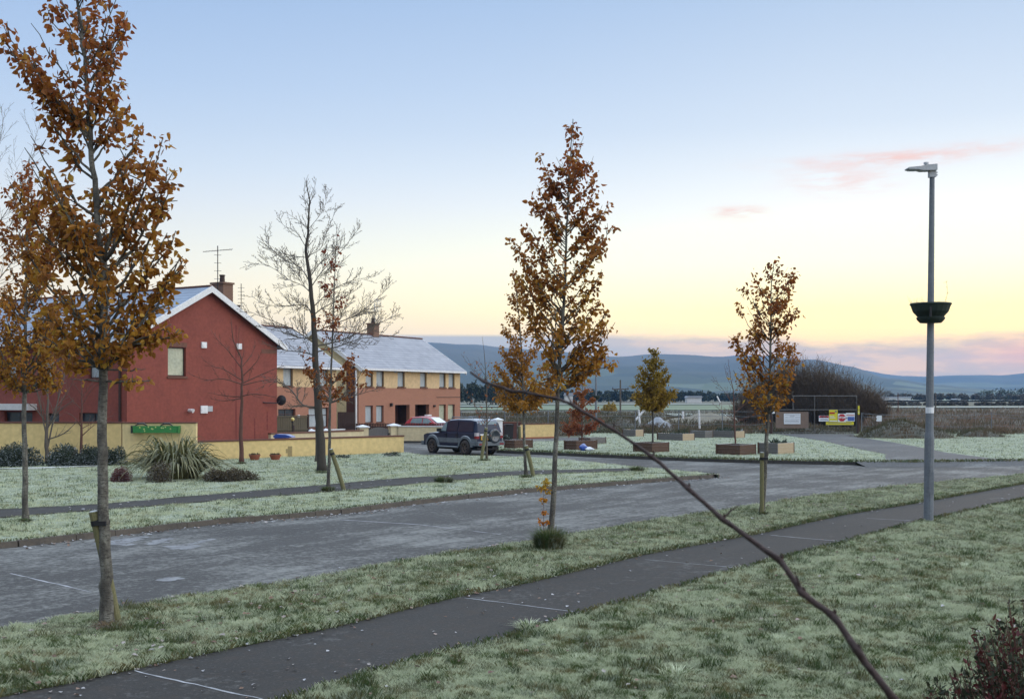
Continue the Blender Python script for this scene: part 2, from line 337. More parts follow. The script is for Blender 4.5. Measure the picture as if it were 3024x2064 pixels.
far = ramp(nt, et, [(0, lin(230, 206, 196)), (q(3.5), lin(250, 226, 200)), (q(5.2), lin(251, 233, 212)), (q(7.5), lin(230, 226, 222)), (q(11), lin(198, 210, 227)), (q(15), lin(171, 192, 223)), (q(20), lin(148, 175, 215)), (q(40), lin(132, 170, 220)), (1, lin(118, 158, 212))])
nea = ramp(nt, et, [(0, lin(255, 205, 150)), (q(2.5), (1.75, 1.02, .28)), (q(4.2), (1.7, 1.25, .38)), (q(6.5), (1.35, 1.24, .74)), (q(9.5), lin(255, 250, 242)), (q(13), lin(214, 220, 230)), (q(19), lin(178, 195, 220)), (q(40), lin(150, 184, 228)), (1, lin(118, 158, 212))])
fn = ramp(nt, math_(nt, 'DIVIDE', da, 90.0), [(0, (1, 1, 1)), (.12, (.93,) * 3), (.28, (.52,) * 3), (.5, (.14,) * 3), (1, (0, 0, 0))])
sky = mix(nt, fn, far, nea)
# cloud bank along the horizon: level top on the left, torn and lit pink nearer the sun
cb = nt.nodes.new('ShaderNodeCombineXYZ'); nt.links.new(az, cb.inputs[0]); nt.links.new(el, cb.inputs[1])
def cn(sx, sy, sc, det=5, off=0):
    mp = nt.nodes.new('ShaderNodeMapping'); mp.inputs['Scale'].default_value = (sx, sy, 1); mp.inputs['Location'].default_value = (off, off * .7, 0)
    nt.links.new(cb.outputs[0], mp.inputs[0]); return noise(nt, mp.outputs[0], sc, det, .6)
nb = cn(.09, .35, 1.0, 6); nb2 = cn(.25, 1.1, 1.0, 5, 7)
right = ramp(nt, math_(nt, 'DIVIDE', math_(nt, 'ADD', az, 30.0), 60.0), [(.5, (0, 0, 0)), (.72, (1, 1, 1))])   # 0 left .. 1 right of frame
rb = nt.nodes.new('ShaderNodeRGBToBW'); nt.links.new(right, rb.inputs[0]); rgt = rb.outputs[0]
topw = math_(nt, 'ADD', 3.05, math_(nt, 'MULTIPLY', rgt, math_(nt, 'ADD', -.12, math_(nt, 'MULTIPLY', math_(nt, 'SUBTRACT', nb, .5), 3.4))))
edge = math_(nt, 'DIVIDE', math_(nt, 'SUBTRACT', topw, el), math_(nt, 'ADD', .16, math_(nt, 'MULTIPLY', rgt, .38)))
bank = math_(nt, 'MULTIPLY', math_(nt, 'MINIMUM', math_(nt, 'MAXIMUM', edge, 0.0), 1.0), .92)
bl = mix(nt, rgt, ramp(nt, math_(nt, 'DIVIDE', el, 4.0), [(0, lin(160, 150, 160)), (.75, lin(170, 160, 170))]),
         ramp(nt, nb2, [(.36, lin(188, 160, 152)), (.5, lin(228, 178, 150)), (.62, (1.25, .66, .30))]))
sky = mix(nt, bank, sky, bl)
glow = math_(nt, 'POWER', 2.718, math_(nt, 'MULTIPLY', -1.0, math_(nt, 'ADD', math_(nt, 'POWER', math_(nt, 'DIVIDE', math_(nt, 'SUBTRACT', az, 26.0), 3.4), 2.0), math_(nt, 'POWER', math_(nt, 'DIVIDE', math_(nt, 'SUBTRACT', el, 1.85), .55), 2.0))))
sky = mix(nt, math_(nt, 'MULTIPLY', glow, .8), sky, (1.5, .46, .18))
for (ca, ce, wa, we, off, amt) in ((18.6, 11.15, 4.4, .32, 3, .85), (16.2, 10.3, 2.4, .75, 9, .55), (11.3, 8.95, 1.15, .3, 14, .9), (22.5, 11.4, 3.5, .25, 21, .5)):
    g = math_(nt, 'POWER', 2.718, math_(nt, 'MULTIPLY', -1.0, math_(nt, 'ADD', math_(nt, 'POWER', math_(nt, 'ABSOLUTE', math_(nt, 'DIVIDE', math_(nt, 'SUBTRACT', az, ca), wa)), 2.0), math_(nt, 'POWER', math_(nt, 'ABSOLUTE', math_(nt, 'DIVIDE', math_(nt, 'SUBTRACT', el, ce), we)), 2.0))))
    k = math_(nt, 'MULTIPLY', g, ramp(nt, cn(.5, 2.6, 1, 5, off), [(.36, (0, 0, 0)), (.62, (1, 1, 1))]))
    sky = mix(nt, math_(nt, 'MULTIPLY', k, amt), sky, lin(244, 186, 166))
# unseen sky right of and above the frame, brightened to light the street
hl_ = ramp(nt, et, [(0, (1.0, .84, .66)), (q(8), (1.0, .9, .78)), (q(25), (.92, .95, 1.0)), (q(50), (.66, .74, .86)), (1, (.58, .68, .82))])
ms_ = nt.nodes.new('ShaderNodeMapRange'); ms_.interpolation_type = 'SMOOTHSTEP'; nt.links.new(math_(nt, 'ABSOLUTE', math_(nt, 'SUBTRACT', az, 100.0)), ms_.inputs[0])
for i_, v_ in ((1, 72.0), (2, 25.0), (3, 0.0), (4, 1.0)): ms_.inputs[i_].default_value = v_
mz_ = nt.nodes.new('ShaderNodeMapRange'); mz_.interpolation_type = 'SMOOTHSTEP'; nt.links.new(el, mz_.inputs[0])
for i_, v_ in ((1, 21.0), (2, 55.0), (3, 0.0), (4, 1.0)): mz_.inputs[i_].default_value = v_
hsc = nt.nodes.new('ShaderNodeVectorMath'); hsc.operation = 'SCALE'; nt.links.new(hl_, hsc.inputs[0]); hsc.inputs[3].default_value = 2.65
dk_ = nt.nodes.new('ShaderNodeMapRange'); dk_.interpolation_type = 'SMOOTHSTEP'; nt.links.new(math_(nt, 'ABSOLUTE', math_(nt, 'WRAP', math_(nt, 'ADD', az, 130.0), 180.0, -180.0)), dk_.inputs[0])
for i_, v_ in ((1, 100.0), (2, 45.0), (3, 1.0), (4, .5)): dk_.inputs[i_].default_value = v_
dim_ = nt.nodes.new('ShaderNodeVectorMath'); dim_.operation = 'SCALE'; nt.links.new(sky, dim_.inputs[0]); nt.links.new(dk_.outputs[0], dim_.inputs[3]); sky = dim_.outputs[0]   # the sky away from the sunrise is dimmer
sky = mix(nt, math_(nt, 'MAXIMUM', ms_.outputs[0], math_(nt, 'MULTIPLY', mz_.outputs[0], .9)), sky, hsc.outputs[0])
# ground side of the dome
sky = mix(nt, ramp(nt, math_(nt, 'ADD', math_(nt, 'MULTIPLY', el, .25), .5), [(.3, (1, 1, 1)), (.5, (0, 0, 0))]), sky, lin(120, 125, 125))
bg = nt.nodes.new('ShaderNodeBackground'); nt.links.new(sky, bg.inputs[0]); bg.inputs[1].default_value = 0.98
ns = nt.nodes.new('ShaderNodeTexSky'); ns.sky_type = 'NISHITA'; ns.sun_disc = False; ns.sun_elevation = SUN_EL; ns.sun_rotation = SUN_AZ; ns.dust_density = 0; ns.air_density = .8
bg2 = nt.nodes.new('ShaderNodeBackground'); nt.links.new(ns.outputs[0], bg2.inputs[0]); bg2.inputs[1].default_value = .05
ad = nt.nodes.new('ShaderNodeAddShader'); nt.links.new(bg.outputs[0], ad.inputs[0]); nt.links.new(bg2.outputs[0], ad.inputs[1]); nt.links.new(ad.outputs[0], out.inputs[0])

sl = bpy.data.lights.new('sun', 'SUN'); sl.energy = .45; sl.angle = math.radians(14); sl.color = (1, .80, .60)
so = bpy.data.objects.new('sun', sl); C.objects.link(so)
sd = Vector((math.sin(SUN_AZ) * math.cos(SUN_EL), math.cos(SUN_AZ) * math.cos(SUN_EL), math.sin(SUN_EL)))
so.rotation_euler = (-sd).to_track_quat('-Z', 'Y').to_euler(); so.location = (20, 30, 30)
cam = bpy.data.cameras.new('camera'); co = bpy.data.objects.new('camera', cam); C.objects.link(co); S.camera = co
co.location = (0, 0, H); co.rotation_euler = (math.radians(90), 0, 0)
cam.sensor_width = 36; cam.lens = 36 * F / 3024; cam.shift_y = (HY - 1032) / 3024; cam.clip_start = .05; cam.clip_end = 30000
cam.dof.use_dof = True; cam.dof.focus_distance = 35; cam.dof.aperture_fstop = 18
S.view_settings.view_transform = 'Standard'; S.view_settings.look = 'None'; S.view_settings.exposure = .06; S.view_settings.gamma = 1
S.cycles.max_bounces = 6; S.cycles.diffuse_bounces = 3; S.cycles.transmission_bounces = 3; S.cycles.volume_bounces = 0; S.cycles.use_denoising = True

# ------------------------------------------------------------------ ground, roads, lawns
def sheet(name, mat, poly, z0, z1):
    mb = MB(); mb.prism(poly, z0, z1); return tag(mb.build(name, mat), kind='structure')
mb = MB(); mb.add([(-6400, -2000, -.03), (6400, -2000, -.03), (6400, 6900, -.03), (-6400, 6900, -.03)], [(0, 1, 2, 3)]); tag(mb.build('ground', 'waste_ground'), kind='structure')
LZ, PZ, KZ = .12, .10, .15
mb = MB(); mb.add([(-60, -15, 0), (60, -15, 0), (60, 66, 0), (7, 82, 0), (-9, 82, 0), (-60, 66, 0)], [tuple(range(6))]); tag(mb.build('road', 'road_asphalt'), kind='structure')
near_edge = [gp(*p_, LZ) for p_ in [(0, 1861), (366, 1789), (674, 1743), (1000, 1693), (1179, 1656), (1478, 1608), (1690, 1575), (1897, 1538), (2142, 1503), (2384, 1464), (2625, 1435), (3024, 1399)]]
near_edge = [(-16, 3), (-9.2, 11.5)] + near_edge + [(34, 55), (45, 60)]
pu = [gp(*p_, LZ) for p_ in [(193, 2013), (626, 1921), (1000, 1844), (1334, 1762), (1574, 1714), (1900, 1635), (2239, 1573), (2480, 1520), (2722, 1481), (3024, 1427)]]
pu = [(-11, 4), (-6.5, 9.6)] + pu + [(30, 49.5), (45, 57)]
pl = [gp(*p_, LZ) for p_ in [(900, 2051), (1141, 1974), (1285, 1931), (1497, 1883), (1714, 1811), (1900, 1760), (2093, 1706), (2311, 1646), (2480, 1605), (2698, 1544), (3024, 1472)]]
pl = [(-8, 2), (-4.6, 7.6)] + pl + [(29, 46), (45, 54)]
verge = near_edge + pu[::-1]
sheet('lawn', 'turf_base', verge, -.02, LZ)
sheet('footpath', 'path_asphalt', pu + pl[::-1], -.02, PZ)
lawn = pl + [(60, 54), (60, -12), (-8, -12)]
sheet('lawn', 'turf_base', lawn, -.02, LZ)
kerb = [gp(*p_) for p_ in [(48, 1613), (217, 1594), (641, 1546), (848, 1530), (1000, 1517), (1165, 1495), (1314, 1478), (1546, 1454), (1900, 1425), (2060, 1414), (2118, 1409)]]
kerb = [(-30, 6), (-18, 16.6)] + kerb
isl_far = [gp(*p_, LZ) for p_ in [(2122, 1402), (2090, 1397), (2000, 1388), (1863, 1376), (1734, 1363), (1621, 1352), (1460, 1346), (1250, 1343)]]
island = kerb + isl_far + [(-5.5, 58.6), (-14.2, 51.4), (-14.3, 49.9), (-60, 49.9), (-60, -15), (-45, -8)]
sheet('lawn', 'turf_frosted', island, -.02, LZ)
fp_n = [gp(*p_, LZ) for p_ in [(0, 1529), (289, 1507), (626, 1480), (1000, 1450), (1141, 1437), (1526, 1403), (1900, 1389)]]
fp_f = [gp(*p_, LZ) for p_ in [(0, 1505), (289, 1490), (626, 1461), (1000, 1429), (1141, 1416), (1526, 1391), (1880, 1383)]]
fp_n = [(-30, 15), (-19, 23.5)] + fp_n; fp_f = [(-31, 17), (-20, 25.3)] + fp_f
farpath = fp_n + fp_f[::-1]
sheet('footpath', 'path_asphalt', farpath, .06, LZ + .012)
park_k = [gp(*p_) for p_ in [(1472, 1337), (1700, 1347), (2000, 1360), (2220, 1367), (2529, 1373), (2731, 1373), (3024, 1369)]]
park = [(-1.2, 63)] + park_k + [(60, 50), (60, 90), (5.5, 90), (5.0, 73), (-.6, 71)]
sheet('lawn', 'turf_frosted', park, -.02, KZ)
o8 = lambda x, y: gp(2000 + x / 2.2695, 750 + y / 2.2695, KZ)
track = [o8(*p_) for p_ in [(650, 1205), (960, 1250), (1180, 1300), (1390, 1340), (1400, 1384), (2340, 1382), (2330, 1378), (2100, 1370), (1800, 1330), (1600, 1290), (1430, 1260), (1200, 1225), (1180, 1205)]]
sheet('gravel_track', 'track_gravel', track, .1, KZ + .01)
rp_ = [gp(2540, 1375), gp(2620, 1374.5), gp(2731, 1374), gp(2860, 1373), gp(3040, 1371)]; mb = MB(); n_ = len(rp_)
mb.add([(x, y - .9, .004) for x, y in rp_] + [(x - .1, y + .5, KZ + .014) for x, y in rp_], [(i, i + 1, n_ + i + 1, n_ + i) for i in range(n_ - 1)]); tag(mb.build('gravel_track', 'track_gravel'), kind='structure')
def kerbline(name, pts, mat, z, wd, seg=1.0):             # kerb stones standing along the edge of a lawn
    mb = MB(); pts = [Vector((*p_, 0)) for p_ in pts]; 
    for a, b_ in zip(pts, pts[1:]):
        L = (b_ - a).length; n = max(1, round(L / seg)); dd = (b_ - a) / n; u = dd.normalized(); nn = Vector((u.y, -u.x, 0))
        for i in range(n):
            p0 = a + dd * i + u * .006; p1 = a + dd * (i + 1) - u * .006; zz = z + U(-.006, .006); w2 = wd + U(-.008, .008)
            q0, q1, q2, q3 = p0 + nn * w2, p1 + nn * w2, p1 - nn * .04, p0 - nn * .04
            vs = [(q0.x, q0.y, -.02), (q1.x, q1.y, -.02), (q2.x, q2.y, -.02), (q3.x, q3.y, -.02), (q0.x - nn.x * .02, q0.y - nn.y * .02, zz), (q1.x - nn.x * .02, q1.y - nn.y * .02, zz), (q2.x, q2.y, zz), (q3.x, q3.y, zz)]
            mb.add(vs, [(3, 2, 1, 0), (4, 5, 6, 7), (0, 1, 5, 4), (1, 2, 6, 5), (2, 3, 7, 6), (3, 0, 4, 7)])
    return tag(mb.build(name, mat), kind='structure')
kerbline('kerb', kerb, 'kerb_stone', LZ + .004, .12)
kerbline('kerb', [(-1.2, 63)] + park_k[:5], 'kerb_dark', KZ + .004, .1)

# grass blades: uncountable, one object per stretch of lawn
def inside(poly, P):
    x, y = P[:, 0], P[:, 1]; r = np.zeros(len(P), bool); j = len(poly) - 1
    for i in range(len(poly)):
        xi, yi = poly[i]; xj, yj = poly[j]
        c = ((yi > y) != (yj > y)) & (x < (xj - xi) * (y - yi) / (yj - yi + 1e-12) + xi); r ^= c; j = i
    return r
def vnoise(P, s, seed):                                  # cheap smooth value noise
    r = np.random.default_rng(seed); T = r.random((64, 64)); q_ = P * s; i = np.floor(q_).astype(int); f = q_ - i; f = f * f * (3 - 2 * f)
    g = lambda a, b_: T[(i[:, 0] + a) % 64, (i[:, 1] + b_) % 64]
    return (g(0, 0) * (1 - f[:, 0]) + g(1, 0) * f[:, 0]) * (1 - f[:, 1]) + (g(0, 1) * (1 - f[:, 0]) + g(1, 1) * f[:, 0]) * f[:, 1]
def blades(name, mat, poly, z, n, y0, y1, dens_pow, hmin, hmax, wid, excl=(), label=None, cat='grass', lean=.6, clump=(2.2, .22), xpad=1.06, xadd=.6, jag=.0, xlim=None, thr=0):
    """n blades inside poly between depths y0..y1, thinner with distance; only where the lawn shows."""
    out_ = []; got = 0
    while got < n:
        t = rng.random(n); e = 1 - dens_pow
        Y = (y0 ** e + t * (y1 ** e - y0 ** e)) ** (1 / e) if abs(e) > 1e-6 else y0 * (y1 / y0) ** t
        hw = Y * .4515 * xpad + xadd; X = (rng.random(n) * 2 - 1) * hw
        P = np.stack([X, Y], 1); Q = P + rng.normal(0, 1, P.shape) * jag if jag else P
        k = inside(poly, Q)
        for ex in excl: k &= ~inside(ex, Q)
        if xlim: k &= (X > xlim[0]) & (X < xlim[1])
        P = P[k]; 
        if len(P) == 0: continue
        c = vnoise(P, clump[0], 3) * .6 + vnoise(P, clump[0] * 3.1, 4) * .4
        if thr: P = P[c > thr]; out_.append(P); got += len(P); continue
        P = P[rng.random(len(P)) < clump[1] + (1 - clump[1]) * c * 1.3]
        out_.append(P); got += len(P)
    P = np.concatenate(out_)[:n]; n = len(P); sc = (P[:, 1] / y0) ** .55
    cl = vnoise(P, clump[0], 3) * .6 + vnoise(P, clump[0] * 3.1, 4) * .4
    h = (hmin + (hmax - hmin) * rng.random(n)) * (.25 + 1.25 * cl ** 1.5) ; a = rng.random(n) * 6.283; l = rng.random(n) ** .7 * lean * 1.5
    # tufts lean together
    a = a * .85 + vnoise(P, clump[0] * 2.6, 9) * 7
    wv = wid * sc * (.7 + .6 * rng.random(n)); ta = rng.random(n) * 6.283
    B = np.zeros((n, 4, 3)); dx, dy = np.cos(a) * h * l, np.sin(a) * h * l
    for k, (sgn, f, fz) in enumerate(((-1, 0, 0), (1, 0, 0), (.62, .42, .62), (0, 1, 1))):
        B[:, k, 0] = P[:, 0] + np.cos(ta) * wv * .5 * sgn + dx * f; B[:, k, 1] = P[:, 1] + np.sin(ta) * wv * .5 * sgn + dy * f; B[:, k, 2] = z - .004 + h * fz
    me = bpy.data.meshes.new(name); me.vertices.add(n * 4); me.vertices.foreach_set('co', B.ravel())
    me.loops.add(n * 4); me.loops.foreach_set('vertex_index', np.arange(n * 4)); me.polygons.add(n)
    me.polygons.foreach_set('loop_start', np.arange(n) * 4); me.polygons.foreach_set('loop_total', np.full(n, 4))
    at = me.attributes.new('tone', 'FLOAT', 'POINT'); at.data.foreach_set('value', np.repeat(rng.random(n), 4)); 
    me.materials.append(M[mat]); me.update(); o = bpy.data.objects.new(name, me); C.objects.link(o)
    return tag(o, label, cat, kind='stuff')
blades('frosted_grass', 'grass_near', lawn, LZ, 720000, 10.5, 48, 1.6, .03, .085, .0042, label='frosted green and straw lawn grass right of the near path', jag=.05, xadd=4.0)
blades('frosted_grass', 'grass_near', verge, LZ, 250000, 11.5, 52, 1.6, .03, .085, .0042, label='frosted grass verge between the near path and the road', jag=.05, xadd=1.5)
blades('frosted_grass', 'grass_far', island, LZ, 230000, 22, 60, 1.3, .03, .075, .009, excl=(farpath,), label='white frosted grass across the road around the parked houses side path', jag=.05)
blades('frosted_grass', 'grass_far', park, KZ, 80000, 49, 90, 1.2, .03, .08, .016, excl=(track,), label='pale frosted grass around the timber planter beds', jag=.1)
for nm_, po_, z_, n_, y0_, y1_, wd_, th_, ex_, lb_ in (('lawn', lawn, LZ, 27000, 10.5, 46, .005, .66, (), 'scattered dark green tufts in the frosted near lawn'), ('verge', verge, LZ, 11500, 11.5, 46, .005, .66, (), 'scattered dark green tufts in the verge between path and road'), ('island', island, LZ, 11000, 22, 58, .009, .68, (farpath,), 'scattered dark tufts in the frosted grass across the road'), ('park', park, KZ, 5000, 49, 84, .016, .68, (track,), 'scattered dark tufts in the grass around the timber beds')):
    blades('grass_tufts', 'tuft_frosted', po_, z_, n_, y0_, y1_, 1.5, .05, .11, wd_, excl=ex_, label=lb_, clump=(3.3, .2), thr=th_, lean=.4)
def near_line(pts, y0, y1, n, hmin, hmax, wd, name, label, z, off=.1, mat='grass_tuft'):   # longer dark grass hanging over an edge
    P = [Vector((*p_, 0)) for p_ in pts]; mb = MB(); seg = [(a, b_, (b_ - a).length) for a, b_ in zip(P, P[1:]) if b_.y > y0 and a.y < y1]
    tot = sum(s_[2] for s_ in seg)
    for a, b_, L in seg:
        for i in range(int(n * L / tot)):
            p_ = a.lerp(b_, random.random()) + Vector((random.gauss(0, off), random.gauss(0, off), z - .01)); h = U(hmin, hmax); d_ = Vector((U(-1, 1), U(-1, 1), 0)); w_ = Vector((U(-1, 1), U(-1, 1), 0)).normalized() * wd
            mb.add([p_ - w_, p_ + w_, p_ + d_ * h * .3 + Vector((0, 0, h * .7)) + w_ * .6, p_ + d_ * h * .8 + Vector((0, 0, h))], [(0, 1, 2, 3)], random.random())
    return tag(mb.build(name, mat, attrs=True), label, 'grass', kind='stuff')
near_line(pu, 9, 46, 9000, .03, .09, .004, 'edge_grass', 'dark ragged grass along the far edge of the near path', LZ, .05)
near_line(pl, 9, 46, 7000, .03, .09, .004, 'edge_grass', 'dark ragged grass along the lawn edge of the near path', LZ, .05)
near_line(kerb, 15, 48, 5000, .03, .08, .006, 'edge_grass', 'dark grass fringe along the roadside kerb', LZ, .06)
near_line(park_k, 45, 66, 4000, .04, .14, .012, 'edge_grass', 'dark grass fringe on the bank before the planter beds', KZ, .22)

# leaf litter
mb = MB()
def litter(poly, n, y0, y1, z, size, white, pts=None, sd=.15):
    c = 0
    while c < n:
        if pts: 
            i = random.randrange(len(pts) - 1); a, b_ = pts[i], pts[i + 1]; t = random.random(); X = a[0] + (b_[0] - a[0]) * t + random.gauss(0, sd); Y = a[1] + (b_[1] - a[1]) * t + random.gauss(0, sd)
            if not y0 < Y < y1: continue
        else:
            Y = y0 * (y1 / y0) ** random.random(); X = U(-1, 1) * Y * .47
            if not inside(poly, np.array([[X, Y]]))[0]: continue
        c += 1; a = U(0, 6.28); L = size * U(.6, 1.25)
        mb.leaf(Vector((X, Y, z + U(.004, .02))), Vector((math.cos(a), math.sin(a), U(-.05, .35))), Vector((U(-.4, .4), U(-.4, .4), 1)), L, L * .75, random.random(), 1.0 if random.random() < white else 0.0, U(-.1, .3))
litter(verge, 300, 11.5, 40, LZ + .035, .075, .04); litter(lawn, 130, 11, 34, LZ + .04, .07, .06)
litter(pu + pl[::-1], 130, 11, 40, PZ, .055, .6); litter(None, 420, 15, 44, .0, .085, .62, [(x + .28, y - .22) for x, y in kerb], .16)
litter(None, 200, 11, 36, PZ, .06, .4, pu, .07); litter(farpath, 60, 26, 46, LZ + .015, .09, .8); litter(None, 120, 15, 40, .0, .07, .5, [(x - .25, y + .2) for x, y in near_edge], .2)
tag(mb.build('fallen_leaves', 'litter', attrs=True), 'fallen leaves brown and frost white scattered over path and road edges', 'leaves', kind='stuff')

# frosted joints across the path and the road, worn paint
def strip(mb, pts, wd, z, jit=.4):
    P = []
    for a, b_ in zip(pts, pts[1:]):
        for i in range(14): P.append(Vector(a).lerp(Vector(b_), i / 14))
    P.append(Vector(pts[-1])); L, R = [], []
    for i, p_ in enumerate(P):
        d_ = (P[min(i + 1, len(P) - 1)] - P[max(0, i - 1)]).normalized(); nn = Vector((-d_.y, d_.x)); w_ = wd * U(1 - jit, 1 + jit); c = random.gauss(0, wd * .25)
        L.append(p_ + nn * (w_ / 2 + c)); R.append(p_ - nn * (w_ / 2 - c))
    n = len(P); mb.add([(*p_, z) for p_ in L] + [(*p_, z) for p_ in R], [(i, n + i, n + i + 1, i + 1) for i in range(n - 1)])
plain('joint_frost', (.36, .37, .39), (.12, .125, .13), 3, .8)
mb = MB()
for a, b_, wd in (((395, 1980), (775, 2064), .028), ((1372, 1765), (1712, 1808), .026), ((2275, 1580), (2480, 1598), .035), ((1905, 1652), (2175, 1676), .02), ((2560, 1530), (2690, 1537), .04)):
    strip(mb, [gp(*a, PZ), gp(*b_, PZ)], wd, PZ + .004)
tag(mb.build('path_joint', 'joint_frost'), kind='structure')
mb = MB()                                                  # bare soil where the turf ends
strip(mb, fp_n, .14, LZ + .018, .7); strip(mb, fp_f, .12, LZ + .018, .7)
plain('edge_soil', (.03, .025, .016), (.05, .045, .025), 6, .95)
tag(mb.build('path_edge', 'edge_soil'), kind='structure')
mb = MB(); strip(mb, [gp(1000, 1534), gp(1240, 1549), gp(1480, 1578)], .05, .004, .8); strip(mb, [gp(30, 1693), gp(270, 1748)], .035, .004, .8)
tag(mb.build('road_joint', 'joint_frost'), kind='structure')
mb = MB(); o1 = lambda x, y: gp(x / 2.076, 1300 + y / 2.076)
for pg, n_ in (([(520, 630), (620, 626), (740, 606), (905, 586), (912, 592), (800, 622), (740, 640), (680, 642)], 110), ([(895, 632), (960, 612), (1048, 597), (1056, 603), (1010, 628), (930, 640)], 60), ([(760, 640), (840, 632), (830, 638), (770, 646)], 14), ([(1002, 652), (1060, 642), (1110, 646), (1205, 642), (1212, 648), (1170, 672), (1060, 664)], 70), ([(1090, 650), (1180, 628), (1290, 606), (1296, 612), (1200, 634)], 22), ([(965, 862), (1000, 846), (1080, 840), (1100, 850), (1030, 862)], 40)):
    Q_ = [o1(*p_) for p_ in pg]; xs_ = [q_[0] for q_ in Q_]; ys_ = [q_[1] for q_ in Q_]; c_ = 0
    while c_ < n_:
        p_ = (U(min(xs_), max(xs_)), U(min(ys_), max(ys_)))
        if not inside(Q_, np.array([p_]))[0]: continue
        c_ += 1; r_ = U(.03, .11); k_ = [(p_[0] + math.cos(a) * r_ * U(.5, 1.3), p_[1] + math.sin(a) * r_ * U(.5, 1.3), .004 + c_ * 2e-5) for a in (0, .9, 1.8, 2.7, 3.6, 4.5, 5.4)]; mb.add(k_, [tuple(range(7))])
tag(mb.build('road_marking', 'paint_worn'), kind='structure')
mb = MB(); strip(mb, [gp(-60, 1388, LZ), gp(150, 1383, LZ), gp(290, 1378, LZ)], .12, LZ + .05, .3)
for a, b_ in (((-60, 1388), (290, 1378)),):
    p0, p1 = gp(*a, LZ), gp(*b_, LZ); mb.prism([p0, p1, (p1[0], p1[1] + .1), (p0[0], p0[1] + .1)], LZ - .02, LZ + .045)
tag(mb.build('lawn_edging', 'white_cap'), 'frosted low edging strip in front of the dark hedge', 'edging')

# ------------------------------------------------------------------ hills, distant fields, trees
def hills(name, prof, D0, D1, seed):
    xs = [p_[0] for p_ in prof]; ys = [p_[1] for p_ in prof]; cols = np.arange(xs[0], xs[-1], 26); r = np.random.default_rng(seed); rows = 26
    V = []; 
    for j in range(rows + 6):
        s = j / rows
        for i, x in enumerate(cols):
            yy = np.interp(x, xs, ys); D = D0 + (D1 - D0) * min(s, 1.3); z1 = H + (HY - yy) * D1 / F
            sh = s * s * (3 - 2 * s) if s <= 1 else max(0, 1 - (s - 1) * 1.2)
            wv = math.sin(x * .004 + j * .5 + seed) * .5 + math.sin(x * .011 - j * .9) * .3 + math.sin(x * .03 + j * 1.7) * .12
            z = z1 * max(0, sh + wv * .10 * math.sin(math.pi * min(s, 1))) + (math.sin(x * .05) + math.sin(x * .023 + 1)) * 1.0 * sh - .5
            V.append(((x - CX) * D / F, D, z))
    n = len(cols); Fc = [(j * n + i, j * n + i + 1, (j + 1) * n + i + 1, (j + 1) * n + i) for j in range(rows + 5) for i in range(n - 1)]
    mb = MB(); mb.v = V; mb.f = Fc; o = mb.build(name, 'hill_ground', smooth=True); return tag(o, kind='structure')
hills('hills', [(-2600, 1120), (-800, 1080), (300, 1045), (800, 1016), (1150, 1006), (1270, 1012), (1400, 1022), (1560, 1036), (1800, 1056), (1990, 1052), (2140, 1058), (2400, 1066), (2520, 1086), (2600, 1112), (2750, 1135), (2950, 1150), (3300, 1164)], 1500, 3300, 1)
hills('hills', [(1700, 1150), (1900, 1080), (2050, 1062), (2200, 1052), (2330, 1058), (2440, 1082), (2560, 1098), (2660, 1112), (2740, 1114), (2850, 1108), (2950, 1110), (3030, 1104), (3300, 1096), (4100, 1100)], 2600, 5200, 5)
def field(mat, xs, y_n, y_f, z=-.01):
    mb = MB(); mb.add([(*gp(xs[0], y_n), z), (*gp(xs[1], y_n), z), (*gp(xs[1] + 10, y_f), z), (*gp(xs[0] - 30, y_f), z)], [(0, 1, 2, 3)])
    tag(mb.build('field', mat), kind='structure')
for mt, xs, a, b_, z in (('field_frost', (2620, 3300), 1207, 1203.5, .3), ('field_frost', (2500, 3300), 1222, 1217.5, .2), ('field_frost', (1300, 2120), 1196.5, 1194, .3), ('field_green', (1250, 2200), 1212, 1197, .1), ('field_frost', (1990, 2230), 1232, 1224, .2), ('field_green', (2620, 3400), 1186, 1178, .3), ('field_frost', (2600, 3300), 1186.2, 1184.6, .6), ('field_frost', (1360, 1560), 1204, 1201, .3)): field(mt, xs, a, b_, z)
def clump_tree(mb, X, Y, z0, w_, h_, n, ls, col_h=1.0):
    # a crown of many leaf-clump faces gathered in lobes, uneven outline
    lobes = [(U(-.32, .32) * w_, U(-.32, .32) * w_, U(.3, .78) * h_, U(.16, .32)) for _ in range(9)]
    for i in range(n):
        lx, ly, lz, lr = random.choice(lobes); u = rv(); u.normalize(); r_ = lr * random.random() ** .35
        p_ = Vector((X + lx + u.x * r_ * w_, Y + ly + u.y * r_ * w_, z0 + lz + u.z * r_ * h_ * .9))
        mb.leaf(p_, rv() + Vector((0, 0, .2)), rv(), ls * U(.4, 1.0), ls * U(.4, .8), random.random(), min(1, max(0, (p_.z - z0) / h_)) * col_h)
def far_tree(x, ytop, Y, wpx, mat, label, n=420, name='far_tree', group='far trees on the plain'):
    t = wp(x, ytop, Y); w_ = wpx * Y / F; r_ = thing(name, label, 'tree', (t.x, Y, 0), group=group)
    mb = MB(); mb.tube([(0, 0, -.1), (0, 0, t.z * .4)], [w_ * .03, w_ * .02], 5); mb.build('trunk', 'bark_dark', r_)
    mb = MB(); clump_tree(mb, 0, 0, 0, w_, t.z, n, w_ * .07); mb.build('crown', mat, r_, attrs=True); return r_
